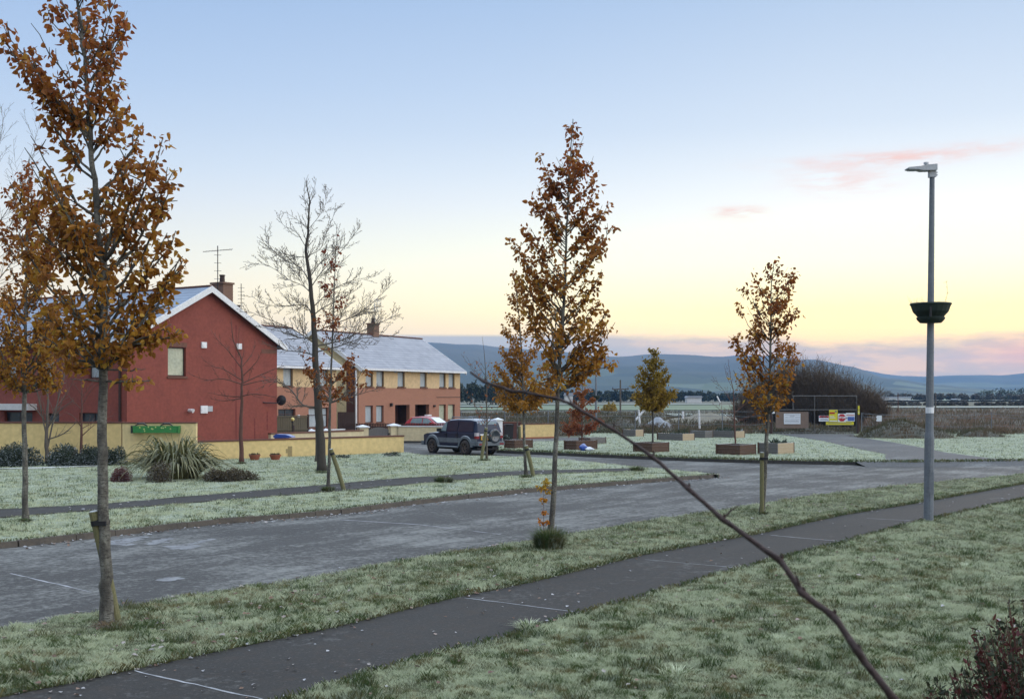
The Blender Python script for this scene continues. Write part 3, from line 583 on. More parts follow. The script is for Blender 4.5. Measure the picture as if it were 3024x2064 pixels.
for a in ((2905, 1150, 640, 60, 'far_leaf', 'broad hazy tree at the left of the far right clump'), (2950, 1140, 620, 80, 'far_leaf', 'tallest round hazy tree of the far right clump'), (3010, 1143, 660, 80, 'far_leaf', 'hazy round tree at the right edge of the frame'),
          (2815, 1158, 700, 34, 'far_leaf_brown', 'small pale bare tree right of the lamp post far off'), (2845, 1166, 620, 24, 'far_leaf', 'small dark bush far off beyond the lamp post'), (2670, 1157, 700, 36, 'far_leaf', 'dark far tree left of the lamp post'), (2615, 1152, 640, 40, 'far_leaf_brown', 'brown hazy tree at the right end of the thicket'), (2965, 1170, 560, 34, 'far_leaf', 'low dark tree under the tall far right tree')): far_tree(*a)
def treeline(name, label, spans, mat, z0=0):
    mb = MB()
    for x0, x1, yt0, yt1, Y, step, ls in spans:
        x = x0
        while x < x1:
            yt = U(yt0, yt1); t = wp(x, yt, Y); wd = step * Y / F * U(1.3, 2.6); clump_tree(mb, t.x, Y + U(-8, 8), z0 - .3, wd, t.z + .3, 260, ls); x += step * U(.6, 1.2)
    return tag(mb.build(name, mat, attrs=True), label, 'trees', kind='stuff')
treeline('far_wood', 'dark far line of trees and hedges below the hills', [(1356, 1480, 1118, 1140, 330, 9, .9), (1440, 1640, 1140, 1156, 420, 9, 1.0), (1640, 2030, 1147, 1166, 480, 10, 1.1), (2020, 2200, 1150, 1168, 520, 10, 1.2), (1800, 2180, 1158, 1166, 700, 9, 1.4), (-300, 700, 1120, 1150, 300, 12, 1.0)], 'far_leaf')
treeline('far_wood', 'hazy brown line of scrub and hedges on the right plain', [(2560, 3300, 1160, 1172, 560, 9, 1.1), (2600, 3300, 1181, 1185, 500, 9, .7), (2600, 3300, 1185, 1192, 330, 8, .6)], 'far_leaf_brown')
def far_building(x0, x1, yt, yb, Y, label):
    a, b_ = wp(x0, yt, Y), wp(x1, yb, Y); r_ = thing('far_shed', label, 'building', (a.x, Y, 0)); L = b_.x - a.x; ht = a.z
    boxes('wall', 'far_white', r_, (0, L, 0, 6, -.3, ht * .72)); mb = MB(); mb.extr([(-.3, ht * .72), (L + .3, ht * .72), (L + .1, ht), (.1, ht)], -.3, 6.3); mb.build('roof', 'far_roof', r_)
far_building(2030, 2072, 1169, 1177, 430, 'long low white shed in the far trees behind the gold tree')
far_building(2612, 2690, 1171, 1182, 520, 'long pale roofed building far off left of the lamp post')
far_building(2825, 2836, 1177, 1186, 500, 'small white gabled house far off right of the lamp post')
far_building(1668, 1692, 1160, 1172, 420, 'small white house far off behind the red leafed tree')

# rough growth of the waste ground
waste = [(-8, 88), (60, 88), (150, 320), (-40, 320)]
blades('rough_growth', 'rough_growth', waste, -.03, 52000, 89, 190, 1.6, .25, .8, .05, label='brown rough weeds over the waste ground behind the beds', cat='weeds', lean=.5, clump=(.16, .1))
blades('rough_growth', 'reed_growth', [(31, 92), (120, 92), (160, 240), (40, 240)], -.03, 34000, 93, 210, 1.5, .5, 1.3, .05, label='tall reddish brown reeds on the right waste ground', cat='weeds', lean=.35, clump=(.12, .25))
blades('rough_growth', 'rough_growth', [(-2, 80), (6, 86), (40, 84), (40, 91), (-4, 91)], 0, 14000, 80, 92, 1.2, .25, .7, .035, label='weeds and brambles along the wire fence', cat='weeds', lean=.7, clump=(.4, .1))
def mound(name, label, cat, x0, x1, ytop, ybase, mat, dep=3.0, seed=1, wild=.25, weeds=0):
    X0, Y0 = gp(x0, ybase); X1, _ = gp(x1, ybase); zt = wp(0, ytop, Y0 + dep / 2).z; cx, cy = (X0 + X1) / 2, Y0 + dep / 2; N, K = 36, 14; r = np.random.default_rng(seed)
    mb = MB(); V = []; ph = r.random(8) * 6.28
    for j in range(N + 1):
        for i in range(K + 1):
            u, v_ = j / N * 2 - 1, i / K * 2 - 1; rr = math.sqrt(u * u + v_ * v_); e = max(0, 1 - min(1, rr) ** 1.7)
            w_ = 1 + wild * (math.sin(u * 4 + ph[0]) + .7 * math.sin(u * 9 + v_ * 5 + ph[1]) + .5 * math.sin(u * 17 - v_ * 9 + ph[2])) * .6
            V.append((u * (X1 - X0) / 2, v_ * dep / 2, -.05 + max(0, zt * e * w_)))
    mb.v = V; mb.f = [(j * (K + 1) + i, (j + 1) * (K + 1) + i, (j + 1) * (K + 1) + i + 1, j * (K + 1) + i + 1) for j in range(N) for i in range(K)]
    t = thing(name, label, cat, (cx, cy, 0)); mb.build('heap', mat, t, smooth=True)
    if weeds:
        mb = MB()
        for i in range(weeds):
            v_ = random.choice(V); p_ = Vector(v_) + Vector((U(-.2, .2), U(-.1, .1), -.02)); h = U(.1, .38); d_ = Vector((U(-1, 1), U(-1, 1), 0)); 
            mb.add([p_ - Vector((.02, 0, 0)), p_ + Vector((.02, 0, 0)), p_ + d_ * h * .7 + Vector((0, 0, h))], [(0, 1, 2)], random.random())
        tag(mb.build('weeds', 'rough_growth', t, attrs=True), kind='stuff')
    return t
mound('gravel_heap', 'grey blue gravel heap behind the gold leafed tree', 'heap', 1900, 2005, 1233, 1268, 'gravel_heap_stone', 4, 2, .12)
mound('spoil_heap', 'pale sandy bank right of the gravel heap', 'heap', 1940, 2260, 1222, 1252, 'sand', 8, 3, .2)
mound('spoil_heap', 'brushy brown earth bank left of the gravel heap', 'heap', 1770, 1905, 1228, 1275, 'spoil', 5, 4, .15, 2500)
mound('spoil_heap', 'long frosted earth bank with dark hollows right of the gate', 'heap', 2560, 2860, 1243, 1302, 'spoil', 5, 6, .16, 4500)
mound('spoil_heap', 'low frosted hump at the far right of the lawn', 'heap', 2850, 3010, 1270, 1298, 'spoil', 4, 8, .2, 1500)
mound('spoil_heap', 'frosted grass hump behind the gate signs', 'heap', 2290, 2530, 1262, 1286, 'spoil', 3, 9, .15, 1500)

# ------------------------------------------------------------------ trees
def interp_trunk(T, z):
    for a, b_ in zip(T, T[1:]):
        if a.z <= z <= b_.z: t = (z - a.z) / max(1e-6, b_.z - a.z); return a.lerp(b_, t)
    return T[-1].copy() if z > T[-1].z else T[0].copy()
def leaf_tree(name, label, trunk, tips, Y, r0, nleaf, L, mat, zg=LZ, extra=14, bark='bark_grey', cat='tree', wl=.78, k=1.25, low=None, spread=.6, bare=0, group=None, twl=.32, dens=None):
    base = wp(*trunk[0], Y); bx = base.x
    loc = lambda x, y: Vector(((x - CX) * Y / F - bx, 0, H - (y - HY) * Y / F - zg))
    root = thing(name, label, cat, (bx, Y, zg), group=group)
    T = [loc(*p_) for p_ in trunk]; T[0].z = -.05
    for i, p_ in enumerate(T[1:]): p_.y += random.gauss(0, .02)
    TT = []
    for a, b_ in zip(T, T[1:]):
        for i in range(5): TT.append(a.lerp(b_, i / 5))
    TT.append(T[-1]); ztop = T[-1].z
    rad = lambda z: r0 * (1.35 if z < .05 else 1.12 if z < .3 else 1) * max(.1, (1 - .88 * (max(0, z) / ztop) ** .9))
    for p_ in TT[1:]: p_.x += random.gauss(0, r0 * .10)
    mb = MB(); mb.tube(TT, [rad(max(0, p_.z)) for p_ in TT], 9)
    lz = loc(0, low).z if low else ztop * .3; lv = MB()
    specs = []
    tl = [loc(t[0], t[1]) for t in tips]
    for t, p_ in zip(tips, tl):
        st = interp_trunk(TT, p_.z); dx = p_.x - st.x
        sz = max(lz, p_.z - k * abs(dx) - .12) if len(t) < 3 else loc(0, t[2]).z
        sz = min(sz, p_.z - .02)
        specs.append((sz, Vector((p_.x, random.gauss(0, .3) * abs(dx), p_.z)), 1.0))
    zs = sorted((p_.z, abs(p_.x - interp_trunk(TT, p_.z).x)) for p_ in tl)
    def R(z):
        best = [r_ for zz, r_ in zs if abs(zz - z) < ztop * .045]; return max(best) if best else .25
    zlo, zhi = zs[0][0], zs[-1][0]
    for i in range(extra):
        z = U(zlo, zhi); r_ = R(z) * U(.35, .85); a = U(0, 6.28); c = interp_trunk(TT, z)
        p_ = Vector((c.x + math.cos(a) * r_ * .8, math.sin(a) * r_, z)); specs.append((max(lz, z - k * r_ - .1), p_, .8))
    sprays = []
    for sz, tip, wgt in specs:
        st = interp_trunk(TT, sz); dv = tip - st
        ctl = st + Vector((dv.x * .55, dv.y * .55, dv.z * U(.25, .45)))
        P = bez(st, ctl, tip, 8); rb = min(rad(sz) * .5, .008 + dv.length * .011)
        for p_ in P[1:-1]: p_ += rv(.012 * dv.length)
        mb.tube(P, [rb * (1 - .8 * i / 8) + .0015 for i in range(9)], 5)
        sprays.append((P, dv.length * wgt, .30))
        for j in range(max(2, int(dv.length * 5))):
            t = U(.25, .95); p_ = P[int(t * 8)]; d_ = (P[min(8, int(t * 8) + 1)] - P[max(0, int(t * 8) - 1)]).normalized()
            tw = d_ * .5 + rv(.55) + Vector((0, 0, .35)); tw.normalize(); l_ = dv.length * twl * U(.4, 1) * (1.1 - .5 * t)
            e = p_ + tw * l_; Q = bez(p_, p_ + tw * l_ * .5 + rv(.02), e, 4); mb.tube(Q, [rb * .4 * (1 - .6 * i / 4) + .0012 for i in range(5)], 4); sprays.append((Q, l_ * .9, .15))
    mb.build('trunk', bark, root, smooth=True)
    if nleaf:
        # leaves sit in tight bunches along each spray
        tot = sum(s_[1] for s_ in sprays)
        for P, wt, t0 in sprays:
            n = nleaf * wt / tot; nb_ = max(1, int(n / 5 + .5))
            if bare and random.random() < bare: continue
            for c in range(nb_):
                t = t0 + (1 - t0) * random.random() ** .75; i = min(len(P) - 2, int(t * (len(P) - 1))); c0 = P[i].lerp(P[i + 1], t * (len(P) - 1) - i)
                tone = random.random()
                for q_ in range(max(1, round(n / nb_ * U(.5, 1.5)))):
                    o_ = rv(L * spread); dr = Vector((random.gauss(0, .7), random.gauss(0, .7), -U(.1, 1.3)))
                    hg = min(1, max(0, (c0.z - zlo) / (zhi - zlo + .01) * 1.25 - .1 + random.gauss(0, .16)))
                    lv.leaf(c0 + o_ * .8, dr + o_ * 3, rv(), L * U(.5, 1.25), L * wl * U(.5, 1.1), min(1, max(0, tone * .55 + random.random() * .45)), hg, U(-.2, .6))
        lv.build('crown', mat, root, attrs=True)
    return root
z1 = lambda pts: [(x / 1.5855, y / 1.5855, *r_) for x, y, *r_ in pts]
T1 = leaf_tree('pear_tree', 'tallest russet leaved tree in the left foreground with black strapped stake', [(316, 1845), (313, 1700), (306, 1500), (303, 1300), (304, 1100), (310, 1000), (302, 800), (290, 650), (278, 500), (266, 350), (253, 200), (236, 60), (215, -90), (196, -230)],
    z1([(605, 60), (560, 30), (590, 85), (10, 110), (40, 180), (140, 290), (90, 230), (200, 20), (170, 130), (250, -60), (420, -120), (330, -200), (230, -250), (480, -40), (560, 370), (590, 470), (500, 330), (615, 630), (560, 540), (200, 340), (260, 420), (180, 500), (230, 540), (150, 640), (320, 480), (825, 690), (760, 740), (840, 880), (830, 800), (690, 590), (110, 750), (170, 720), (800, 1070), (700, 950), (855, 1220), (770, 1310), (830, 1190), (760, 1080), (660, 1340), (700, 1450), (640, 1400), (60, 860), (200, 860), (180, 930), (90, 1100), (200, 1130), (130, 1280), (260, 1260), (330, 1090), (420, 1350)]) +
    [(549, 984, 1040), (520, 960, 1040), (470, 990, 1030), (463, 1125, 1085), (430, 1090, 1090), (221, 1120, 1085), (160, 1080, 1080), (225, 985, 1085), (120, 990, 1075), (60, 1000, 1080), (190, 930, 1070), (400, 1040, 1080)],
    14.8, .086, 6900, .102, 'pear_leaf', extra=46, low=1095, twl=.26, bare=.18)
T2 = leaf_tree('pear_tree', 'russet and gold tree at the left frame edge, slim pale trunk', [(75, 1540), (74, 1400), (73, 1250), (74, 1100), (76, 900), (80, 700), (84, 560), (86, 470)],
    [(86, 480), (150, 560), (20, 560), (185, 610), (-40, 640), (190, 690), (-70, 760), (120, 640), (30, 680), (170, 780), (-80, 850), (210, 860), (-100, 940), (200, 940), (140, 900), (20, 880), (230, 1010), (-90, 1040), (190, 1080), (30, 1030), (120, 1110), (-20, 1120), (70, 1000), (150, 1000), (200, 1130), (-60, 990)], 26.8, .075, 6200, .11, 'pear_leaf', extra=60, low=1160)
T3 = leaf_tree('pear_tree', 'sparse rust leaved sapling with a leaning stake before the bare tree', [(969, 1446), (972, 1350), (975, 1200), (978, 1080), (984, 950), (988, 820), (994, 720), (996, 684)],
    [(996, 690), (955, 732), (975, 770), (949, 825), (960, 800), (1016, 877), (944, 894), (1025, 952), (930, 930), (1048, 1039), (1000, 940), (886, 1039), (1083, 1080), (1071, 1132), (949, 1080), (910, 1090), (1035, 1060), (960, 1010), (1010, 1130), (930, 1130)], 35.8, .058, 1500, .115, 'pear_leaf_red', extra=6, low=1190, bare=.25)
z7 = lambda pts: [(1450 + x / 1.982, 320 + y / 1.982, *[320 + q_ / 1.982 for q_ in r_]) for x, y, *r_ in pts]
T4 = leaf_tree('pear_tree', 'full rust brown tree in the centre verge with grass tuft at its foot', [(1624, 1585), (1632, 1500), (1640, 1350), (1647, 1150), (1652, 1080), (1662, 950), (1670, 800), (1674, 650), (1682, 480), (1693, 352)],
    z7([(480, 70), (510, 100), (450, 90), (480, 150), (440, 240), (490, 240), (280, 270), (300, 350), (330, 370), (600, 280), (630, 370), (560, 330), (380, 290), (540, 450), (370, 430), (240, 490), (270, 460), (300, 560), (640, 470), (620, 460), (570, 570), (690, 560), (650, 570), (630, 640), (330, 620), (440, 560), (380, 650), (190, 690), (230, 700), (300, 690), (120, 770), (160, 830), (700, 710), (660, 730), (560, 700), (180, 870), (270, 880), (640, 770), (600, 820), (150, 960), (190, 1010), (250, 1000), (645, 950), (620, 1010), (560, 980), (180, 1090), (280, 1080), (640, 1130), (680, 1180), (600, 1150), (210, 1180), (730, 1250), (660, 1280), (600, 1300), (250, 1270), (300, 1380), (690, 1400), (710, 1490, 1590), (650, 1430), (600, 1480), (380, 1500), (330, 1440), (540, 1400), (500, 1560)]) + [(1560, 1110, 1150), (1590, 1140, 1160), (1610, 1090), (1740, 1040, 1130)],
    24.3, .066, 5200, .116, 'pear_leaf', extra=40, low=1160, twl=.26, bare=.18)
T5 = leaf_tree('pear_tree', 'orange gold staked tree behind and left of the centre tree', [(1553, 1407), (1548, 1300), (1545, 1180), (1542, 1080), (1534, 950), (1524, 850), (1515, 792)],
    [(1515, 800), (1495, 865), (1530, 850), (1485, 960), (1500, 930), (1480, 1026), (1570, 960), (1600, 1000), (1465, 1072), (1500, 1040), (1620, 1060), (1450, 1100), (1480, 1130), (1640, 1110), (1475, 1180), (1500, 1190), (1610, 1150), (1640, 1160), (1560, 1060), (1540, 1180), (1590, 1200)], 41.6, .065, 3600, .122, 'leaf_orange', extra=40, low=1215)
T6 = leaf_tree('pear_tree', 'small gold tree with thin stem behind the left timber bed', [(1528, 1298), (1528, 1220), (1526, 1130), (1524, 1060)], [(1524, 1065), (1490, 1110), (1560, 1105), (1470, 1160), (1585, 1150), (1500, 1190), (1560, 1190), (1480, 1200), (1530, 1130)], 74, .06, 900, .12, 'leaf_orange', zg=0, extra=14, low=1225)
z8 = lambda pts: [(2000 + x / 2.2695, 750 + y / 2.2695, *r_) for x, y, *r_ in pts]
T7 = leaf_tree('pear_tree', 'staked tree left of the lamp post, brown above and gold below', [(2250, 1518), (2258, 1400), (2266, 1250), (2274, 1100), (2276, 950), (2277, 850), (2285, 780)],
    z8([(680, 45), (610, 65), (590, 90), (740, 90), (800, 95), (780, 130), (440, 210), (460, 250), (500, 140), (540, 170), (795, 190), (750, 230), (430, 335), (470, 350), (810, 350), (770, 370), (750, 400), (480, 460), (520, 420), (490, 500), (690, 480), (380, 540), (400, 590), (470, 580), (835, 600), (770, 550), (720, 600), (840, 690), (800, 700), (380, 780), (430, 700), (450, 820), (780, 920), (740, 870), (720, 930), (560, 1140), (530, 1080), (590, 1100), (520, 1010), (560, 960), (600, 900), (500, 880), (520, 760), (690, 760)]),
    28.4, .07, 2500, .112, 'pear_leaf', extra=26, low=1225, bare=.18)
T8 = leaf_tree('maple_tree', 'egg shaped yellow green tree growing from a dark timber bed', [(1927, 1316), (1928, 1250), (1928, 1190), (1930, 1120), (1932, 1030)], [(1920, 1030), (1942, 1032), (1905, 1060), (1955, 1065), (1890, 1085), (1970, 1085), (1878, 1110), (1980, 1105), (1866, 1135), (1990, 1150), (1900, 1130), (1960, 1130), (1865, 1165), (1994, 1165), (1885, 1180), (1970, 1180), (1910, 1190), (1945, 1195)], 59, .06, 6000, .13, 'leaf_gold', zg=KZ, extra=46, low=1215, bark='bark_dark', k=.9)
T9 = leaf_tree('maple_tree', 'small crimson leaved tree standing in the bed with the bags', [(1719, 1312), (1719, 1250), (1719, 1180), (1720, 1110)], [(1719, 1125), (1700, 1150), (1740, 1145), (1690, 1180), (1755, 1175), (1680, 1210), (1765, 1205), (1662, 1245), (1775, 1235), (1660, 1265), (1690, 1250), (1750, 1260), (1720, 1200)], 61, .05, 2000, .13, 'leaf_red', zg=KZ, extra=22, low=1285, bark='bark_red', k=.6)
leaf_tree('sapling', 'bare sapling with rusty leaf scraps beside the parked vehicle and stake', [(1437, 1356), (1438, 1250), (1437, 1150), (1432, 1060), (1424, 994)], [(1361, 1044), (1375, 1050), (1450, 1060), (1455, 1080), (1405, 1092), (1400, 1060), (1462, 1110), (1390, 1180), (1370, 1150), (1480, 1190), (1400, 1200), (1475, 1150), (1420, 1240), (1470, 1250)], 52.5, .05, 30, .10, 'leaf_red', extra=8, low=1290, bare=.3, bark='bark_twig')
SP = leaf_tree('sapling', 'bright orange sucker shoot beside the centre tree trunk', [(1606, 1578), (1606, 1500), (1605, 1450), (1609, 1408)], [(1609, 1412), (1590, 1430), (1618, 1425), (1592, 1470), (1612, 1465), (1600, 1500), (1614, 1500), (1590, 1530), (1616, 1535)], 24.2, .008, 110, .085, 'leaf_shoot', extra=6, low=1560, bark='bark_red', k=.4, twl=.2, spread=.3)

# bare trees: limbs that throw twigs, twigs that throw finer twigs
def grow(mb, P, r0_, depth, ang=.7, dens=7.0, minr=.0022, up=.25, ratio=.42):
    L = sum((b_ - a).length for a, b_ in zip(P, P[1:])); n = len(P)
    mb.tube(P, [max(minr, r0_ * (1 - .8 * i / (n - 1))) for i in range(n)], 6 if r0_ > .03 else (4 if r0_ > .008 else 3), cap=False)
    if depth == 0: return
    m_ = max(2, int(L * dens)); 
    for j in range(m_):
        t = .12 + .88 * (j + random.random()) / m_; t = min(.995, t); i = min(n - 2, int(t * (n - 1))); p_ = P[i].lerp(P[i + 1], t * (n - 1) - i)
        d_ = (P[i + 1] - P[i]).normalized(); s_ = d_.cross(rv()).normalized()
        nd = (d_ * math.cos(ang * U(.7, 1.3)) + s_ * math.sin(ang * U(.7, 1.3)) + Vector((0, 0, up))).normalized(); l_ = L * ratio * (1.12 - .75 * t) * U(.5, 1.15)
        e = p_ + nd * l_; c = p_ + nd * l_ * .5 + rv(l_ * .06); e += Vector((0, 0, up * .3 * l_)) + rv(l_ * .07)
        grow(mb, bez(p_, c, e, 4 if depth > 1 else 3), max(minr, r0_ * .5 * (1 - .7 * t)), depth - 1, ang, dens * 1.5, minr, up, ratio)
def bare_tree(name, label, trunk, limbs, Y, r0, zg=LZ, bark='bark_dark', depth=2, dens=5, minr=.0035, cat='tree', ratio=.42, up=.22, conv=lambda x, y: (x, y), thin=.5):
    px = [conv(*p_) for p_ in trunk]; bx = wp(*px[0], Y).x; loc = lambda x, y: Vector(((x - CX) * Y / F - bx, 0, H - (y - HY) * Y / F - zg))
    root = thing(name, label, cat, (bx, Y, zg)); T = [loc(*p_) for p_ in px]; T[0].z = -.05; TT = []
    for a, b_ in zip(T, T[1:]):
        for i in range(4): TT.append(a.lerp(b_, i / 4) + Vector((random.gauss(0, .01), random.gauss(0, .02), 0)))
    TT.append(T[-1]); zt = T[-1].z; mb = MB(); mb.tube(TT, [r0 * (1.3 if p_.z < .1 else 1) * max(.06, 1 - .93 * max(0, p_.z) / zt) for p_ in TT], 9); cr = MB()
    for lm in limbs:
        pts = [loc(*conv(*p_)) for p_ in lm]; tot = (pts[-1] - pts[0]).length; dy = random.gauss(0, .45) * tot * .6
        for i, p_ in enumerate(pts): p_.y = dy * i / (len(pts) - 1)
        P = []
        for i in range(len(pts) - 1):
            for s_ in range(3):
                t = s_ / 3; p0, p1, p2, p3 = pts[max(0, i - 1)], pts[i], pts[i + 1], pts[min(len(pts) - 1, i + 2)]
                P.append(.5 * ((2 * p1) + (p2 - p0) * t + (2 * p0 - 5 * p1 + 4 * p2 - p3) * t * t + (3 * p1 - p0 - 3 * p2 + p3) * t ** 3))
        P.append(pts[-1]); grow(cr, P, r0 * thin * max(.16, 1 - pts[0].z / zt * .9), depth, .75, dens, minr, up, ratio)
    grow(cr, TT[len(TT) * 3 // 5:], r0 * .2, depth, .7, dens, minr, up, ratio * .6)
    mb.build('trunk', bark, root, smooth=True); cr.build('crown', 'bark_twig' if bark == 'bark_dark' else bark, root)
    return root
c5 = lambda x, y: (700 + x / 1.724, 500 + y / 1.724)
bare_tree('bare_tree', 'largest bare leafless tree with a broad crown between the houses', [(435, 1538), (425, 1380), (412, 1200), (402, 1000), (396, 860), (388, 740), (372, 570), (350, 420), (362, 300), (368, 160), (352, 55)],
    [[(410, 1210), (330, 1200), (270, 1130), (190, 1080), (100, 1090)], [(412, 1180), (500, 1180), (600, 1150), (710, 1115)], [(398, 890), (300, 820), (180, 770), (60, 720)], [(390, 770), (345, 690), (250, 690), (120, 680), (40, 630)], [(384, 640), (330, 590), (250, 555), (140, 480), (40, 470)], [(376, 590), (320, 500), (230, 455), (150, 380), (125, 290)], [(358, 450), (280, 440), (170, 410), (120, 350)], [(352, 400), (300, 320), (230, 280), (205, 225)], [(362, 440), (420, 400), (450, 300), (500, 170)], [(368, 300), (420, 220), (440, 150), (445, 75)], [(362, 300), (310, 260), (240, 215)], [(366, 230), (345, 150), (350, 60)], [(368, 190), (390, 110), (402, 45)], [(384, 590), (440, 520), (540, 420), (640, 300)], [(388, 700), (460, 625), (560, 560), (690, 530)], [(395, 830), (480, 790), (600, 740), (700, 660), (775, 580)], [(400, 900), (520, 870), (640, 810), (740, 760), (800, 720)], [(404, 930), (520, 900), (640, 860), (800, 850)], [(404, 950), (330, 930), (240, 920), (130, 880)], [(392, 740), (450, 700), (540, 660), (640, 600)], [(398, 860), (330, 860), (240, 830), (100, 800)], [(378, 540), (420, 480), (500, 400), (520, 290)]],
    44, .19, depth=3, dens=7.0, minr=.0062, conv=c5, ratio=.38, thin=.25)
c3 = lambda x, y: (300 + x / 2.478, 780 + y / 2.478)
bare_tree('bare_tree', 'small bare tree in front of the red gable', [(1025, 1462), (1018, 1250), (1025, 1000), (1030, 860), (1025, 700), (965, 560), (945, 380)],
    [[(1030, 880), (900, 840), (790, 850), (680, 805)], [(1028, 850), (900, 770), (830, 750), (770, 700)], [(1022, 760), (930, 640), (850, 560), (800, 490)], [(1030, 750), (1090, 650), (1100, 560)], [(1032, 820), (1130, 720), (1170, 640)], [(1034, 870), (1200, 790), (1320, 740)], [(1032, 885), (1180, 850), (1280, 840)], [(1028, 970), (900, 965), (770, 940)], [(1028, 980), (900, 1000), (790, 985)], [(1030, 965), (1140, 950), (1300, 975)], [(1000, 680), (990, 600), (990, 470)], [(1026, 700), (1040, 640), (1030, 560)]], 49.5, .105, depth=3, dens=4.2, minr=.007, conv=c3, bark='bark_red', ratio=.3, thin=.5)
c2 = lambda x, y: (x / 2.2658, 900 + y / 2.2658)
bare_tree('bare_tree', 'bare multi stemmed tree in the hedge by the yellow wall', [(318, 1062), (312, 900), (318, 700), (322, 500), (320, 380)], [[(320, 950), (350, 700), (385, 480), (400, 330)], [(315, 900), (280, 650), (265, 480)], [(318, 600), (250, 480), (200, 400)], [(320, 560), (400, 420), (450, 330)], [(318, 800), (240, 690), (170, 640)], [(320, 820), (420, 700), (520, 640)], [(322, 900), (430, 860), (520, 780)]], 49, .10, bark='bark_twig', conv=c2, dens=4, minr=.004)
bare_tree('bare_tree', 'bare dark stemmed small tree right of the multi stemmed one', [(542, 945), (545, 800), (548, 650), (545, 540), (550, 440)], [[(545, 700), (450, 600), (380, 520)], [(546, 680), (620, 560), (690, 520)], [(545, 600), (480, 500), (450, 430)], [(548, 620), (620, 500), (640, 420)], [(545, 820), (480, 740), (410, 720)], [(545, 830), (640, 770), (720, 740)], [(545, 880), (600, 830), (640, 800)]], 49.3, .075, bark='bark_red', conv=c2, dens=4, minr=.004)
bare_tree('bare_tree', 'thin bare pole tree tight behind the big bare trunk', [(934, 1364), (935, 1280), (936, 1200), (938, 1100), (940, 1010)], [[(937, 1180), (915, 1120), (900, 1070)], [(937, 1160), (960, 1110), (975, 1060)], [(938, 1130), (930, 1080), (920, 1040)]], 50.5, .06, bark='bark_twig', dens=3, minr=.004)
bare_tree('bare_tree', 'tall bare tree half outside the left frame edge with few red leaves', [(-70, 1420), (-68, 1200), (-70, 950), (-66, 700), (-60, 480), (-56, 330)], [[(-66, 760), (-20, 640), (20, 520), (58, 305)], [(-66, 800), (0, 700), (40, 600), (66, 440)], [(-66, 640), (-20, 520), (10, 420), (30, 330)], [(-66, 900), (0, 820), (50, 740), (60, 620)], [(-64, 560), (-110, 420), (-130, 330)], [(-64, 700), (-140, 560), (-180, 480)], [(-60, 500), (-30, 420), (-10, 350)]], 42, .14, dens=4, minr=.0042, ratio=.36, thin=.34)
bare_tree('sapling', 'bare reddish twiggy sapling in the timber bed left of the staked tree', [(2174, 1316), (2170, 1270), (2168, 1210), (2165, 1150), (2155, 1100), (2150, 1062)], [[(2169, 1240), (2130, 1215), (2110, 1195)], [(2168, 1200), (2135, 1150), (2108, 1120)], [(2168, 1180), (2200, 1140), (2225, 1110)], [(2168, 1220), (2210, 1190), (2240, 1170)], [(2165, 1150), (2145, 1110), (2140, 1080)], [(2169, 1250), (2200, 1235), (2245, 1225)], [(2169, 1260), (2140, 1245), (2115, 1240)], [(2166, 1160), (2195, 1120), (2190, 1090)], [(2170, 1260), (2215, 1255), (2250, 1245)]], 58.5, .05, zg=KZ, bark='bark_red', dens=5, minr=.005, ratio=.45)

# stakes
def stake(x0, y0, x1, y1, Y, r_, label, zg=LZ, band=True, dy=0.0, toward=None):
    a, b_ = wp(x0, y0, Y), wp(x1, y1, Y); t = thing('tree_stake', label, 'stake', (a.x, Y, zg), group='timber stakes beside the trees'); b_ = b_ - Vector((a.x, Y, zg)); b_.y = dy
    d_ = b_.normalized(); mb = MB(); mb.tube([Vector((0, 0, -.1)), b_ * .5, b_ - d_ * .012, b_], [r_, r_ * .98, r_ * .96, r_ * .8], 12); mb.build('post', 'stake_wood', t)
    if band:
        c = b_ - d_ * .16; mb = MB(); mb.tube([c - d_ * .035, c + d_ * .035], [r_ * 1.06] * 2, 12); 
        if toward is not None: mb.box(min(0, toward), max(0, toward), -r_ - .02, r_ + .02, -.03, .03, Matrix.Translation(c))
        mb.build('strap', 'strap', t)
stake(350, 1832, 283, 1506, 14.9, .06, 'greenish stake leaning behind the tall left foreground tree', dy=-.1, toward=.16)
stake(1018, 1464, 978, 1325, 35.6, .07, 'stake leaning right away from the sparse rust sapling', dy=-.1)
stake(1577, 1411, 1553, 1315, 41.4, .075, 'stake leaning right away from the orange gold tree')
stake(2250, 1514, 2250, 1335, 28.2, .055, 'upright stake tied to the tree left of the lamp post', toward=.14)
stake(1421, 1357, 1436, 1262, 52.3, .075, 'mossy stake leaning on the bare sapling by the parked vehicle')
stake(1536, 1295, 1534, 1258, 74, .09, 'short stake behind the left timber bed', zg=0, band=False)

# tufts and bushes
def tuft(x, y, zg, rad_, h_, n, label, mat='grass_tuft', wd=.006, name='grass_tuft', cat='grass tuft'):
    X, Y = gp(x, y, zg); t = MB()
    for i in range(n):
        a = U(0, 6.28); r_ = rad_ * .55 * random.random() ** .6; p_ = Vector((math.cos(a) * r_, math.sin(a) * r_, -.02)); l_ = U(.2, 1); h = h_ * U(.5, 1.1); e = p_ + Vector((math.cos(a) * rad_ * .7 * l_, math.sin(a) * rad_ * .7 * l_, h * (1.1 - .45 * l_))); c = p_ + Vector((0, 0, h * .7)); w_ = Vector((-math.sin(a), math.cos(a), 0)) * wd
        m_ = (p_ + c * 2 + e) / 4; t.add([p_ - w_, p_ + w_, m_ + w_ * .8, e, m_ - w_ * .8], [(0, 1, 2, 4), (4, 2, 3)], random.random())
    o = t.build(name, mat, attrs=True); o.location = (X, Y, zg); return tag(o, label, cat)
tuft(1622, 1618, LZ, .50, .46, 1400, 'dark shaggy grass tuft round the foot of the centre tree')
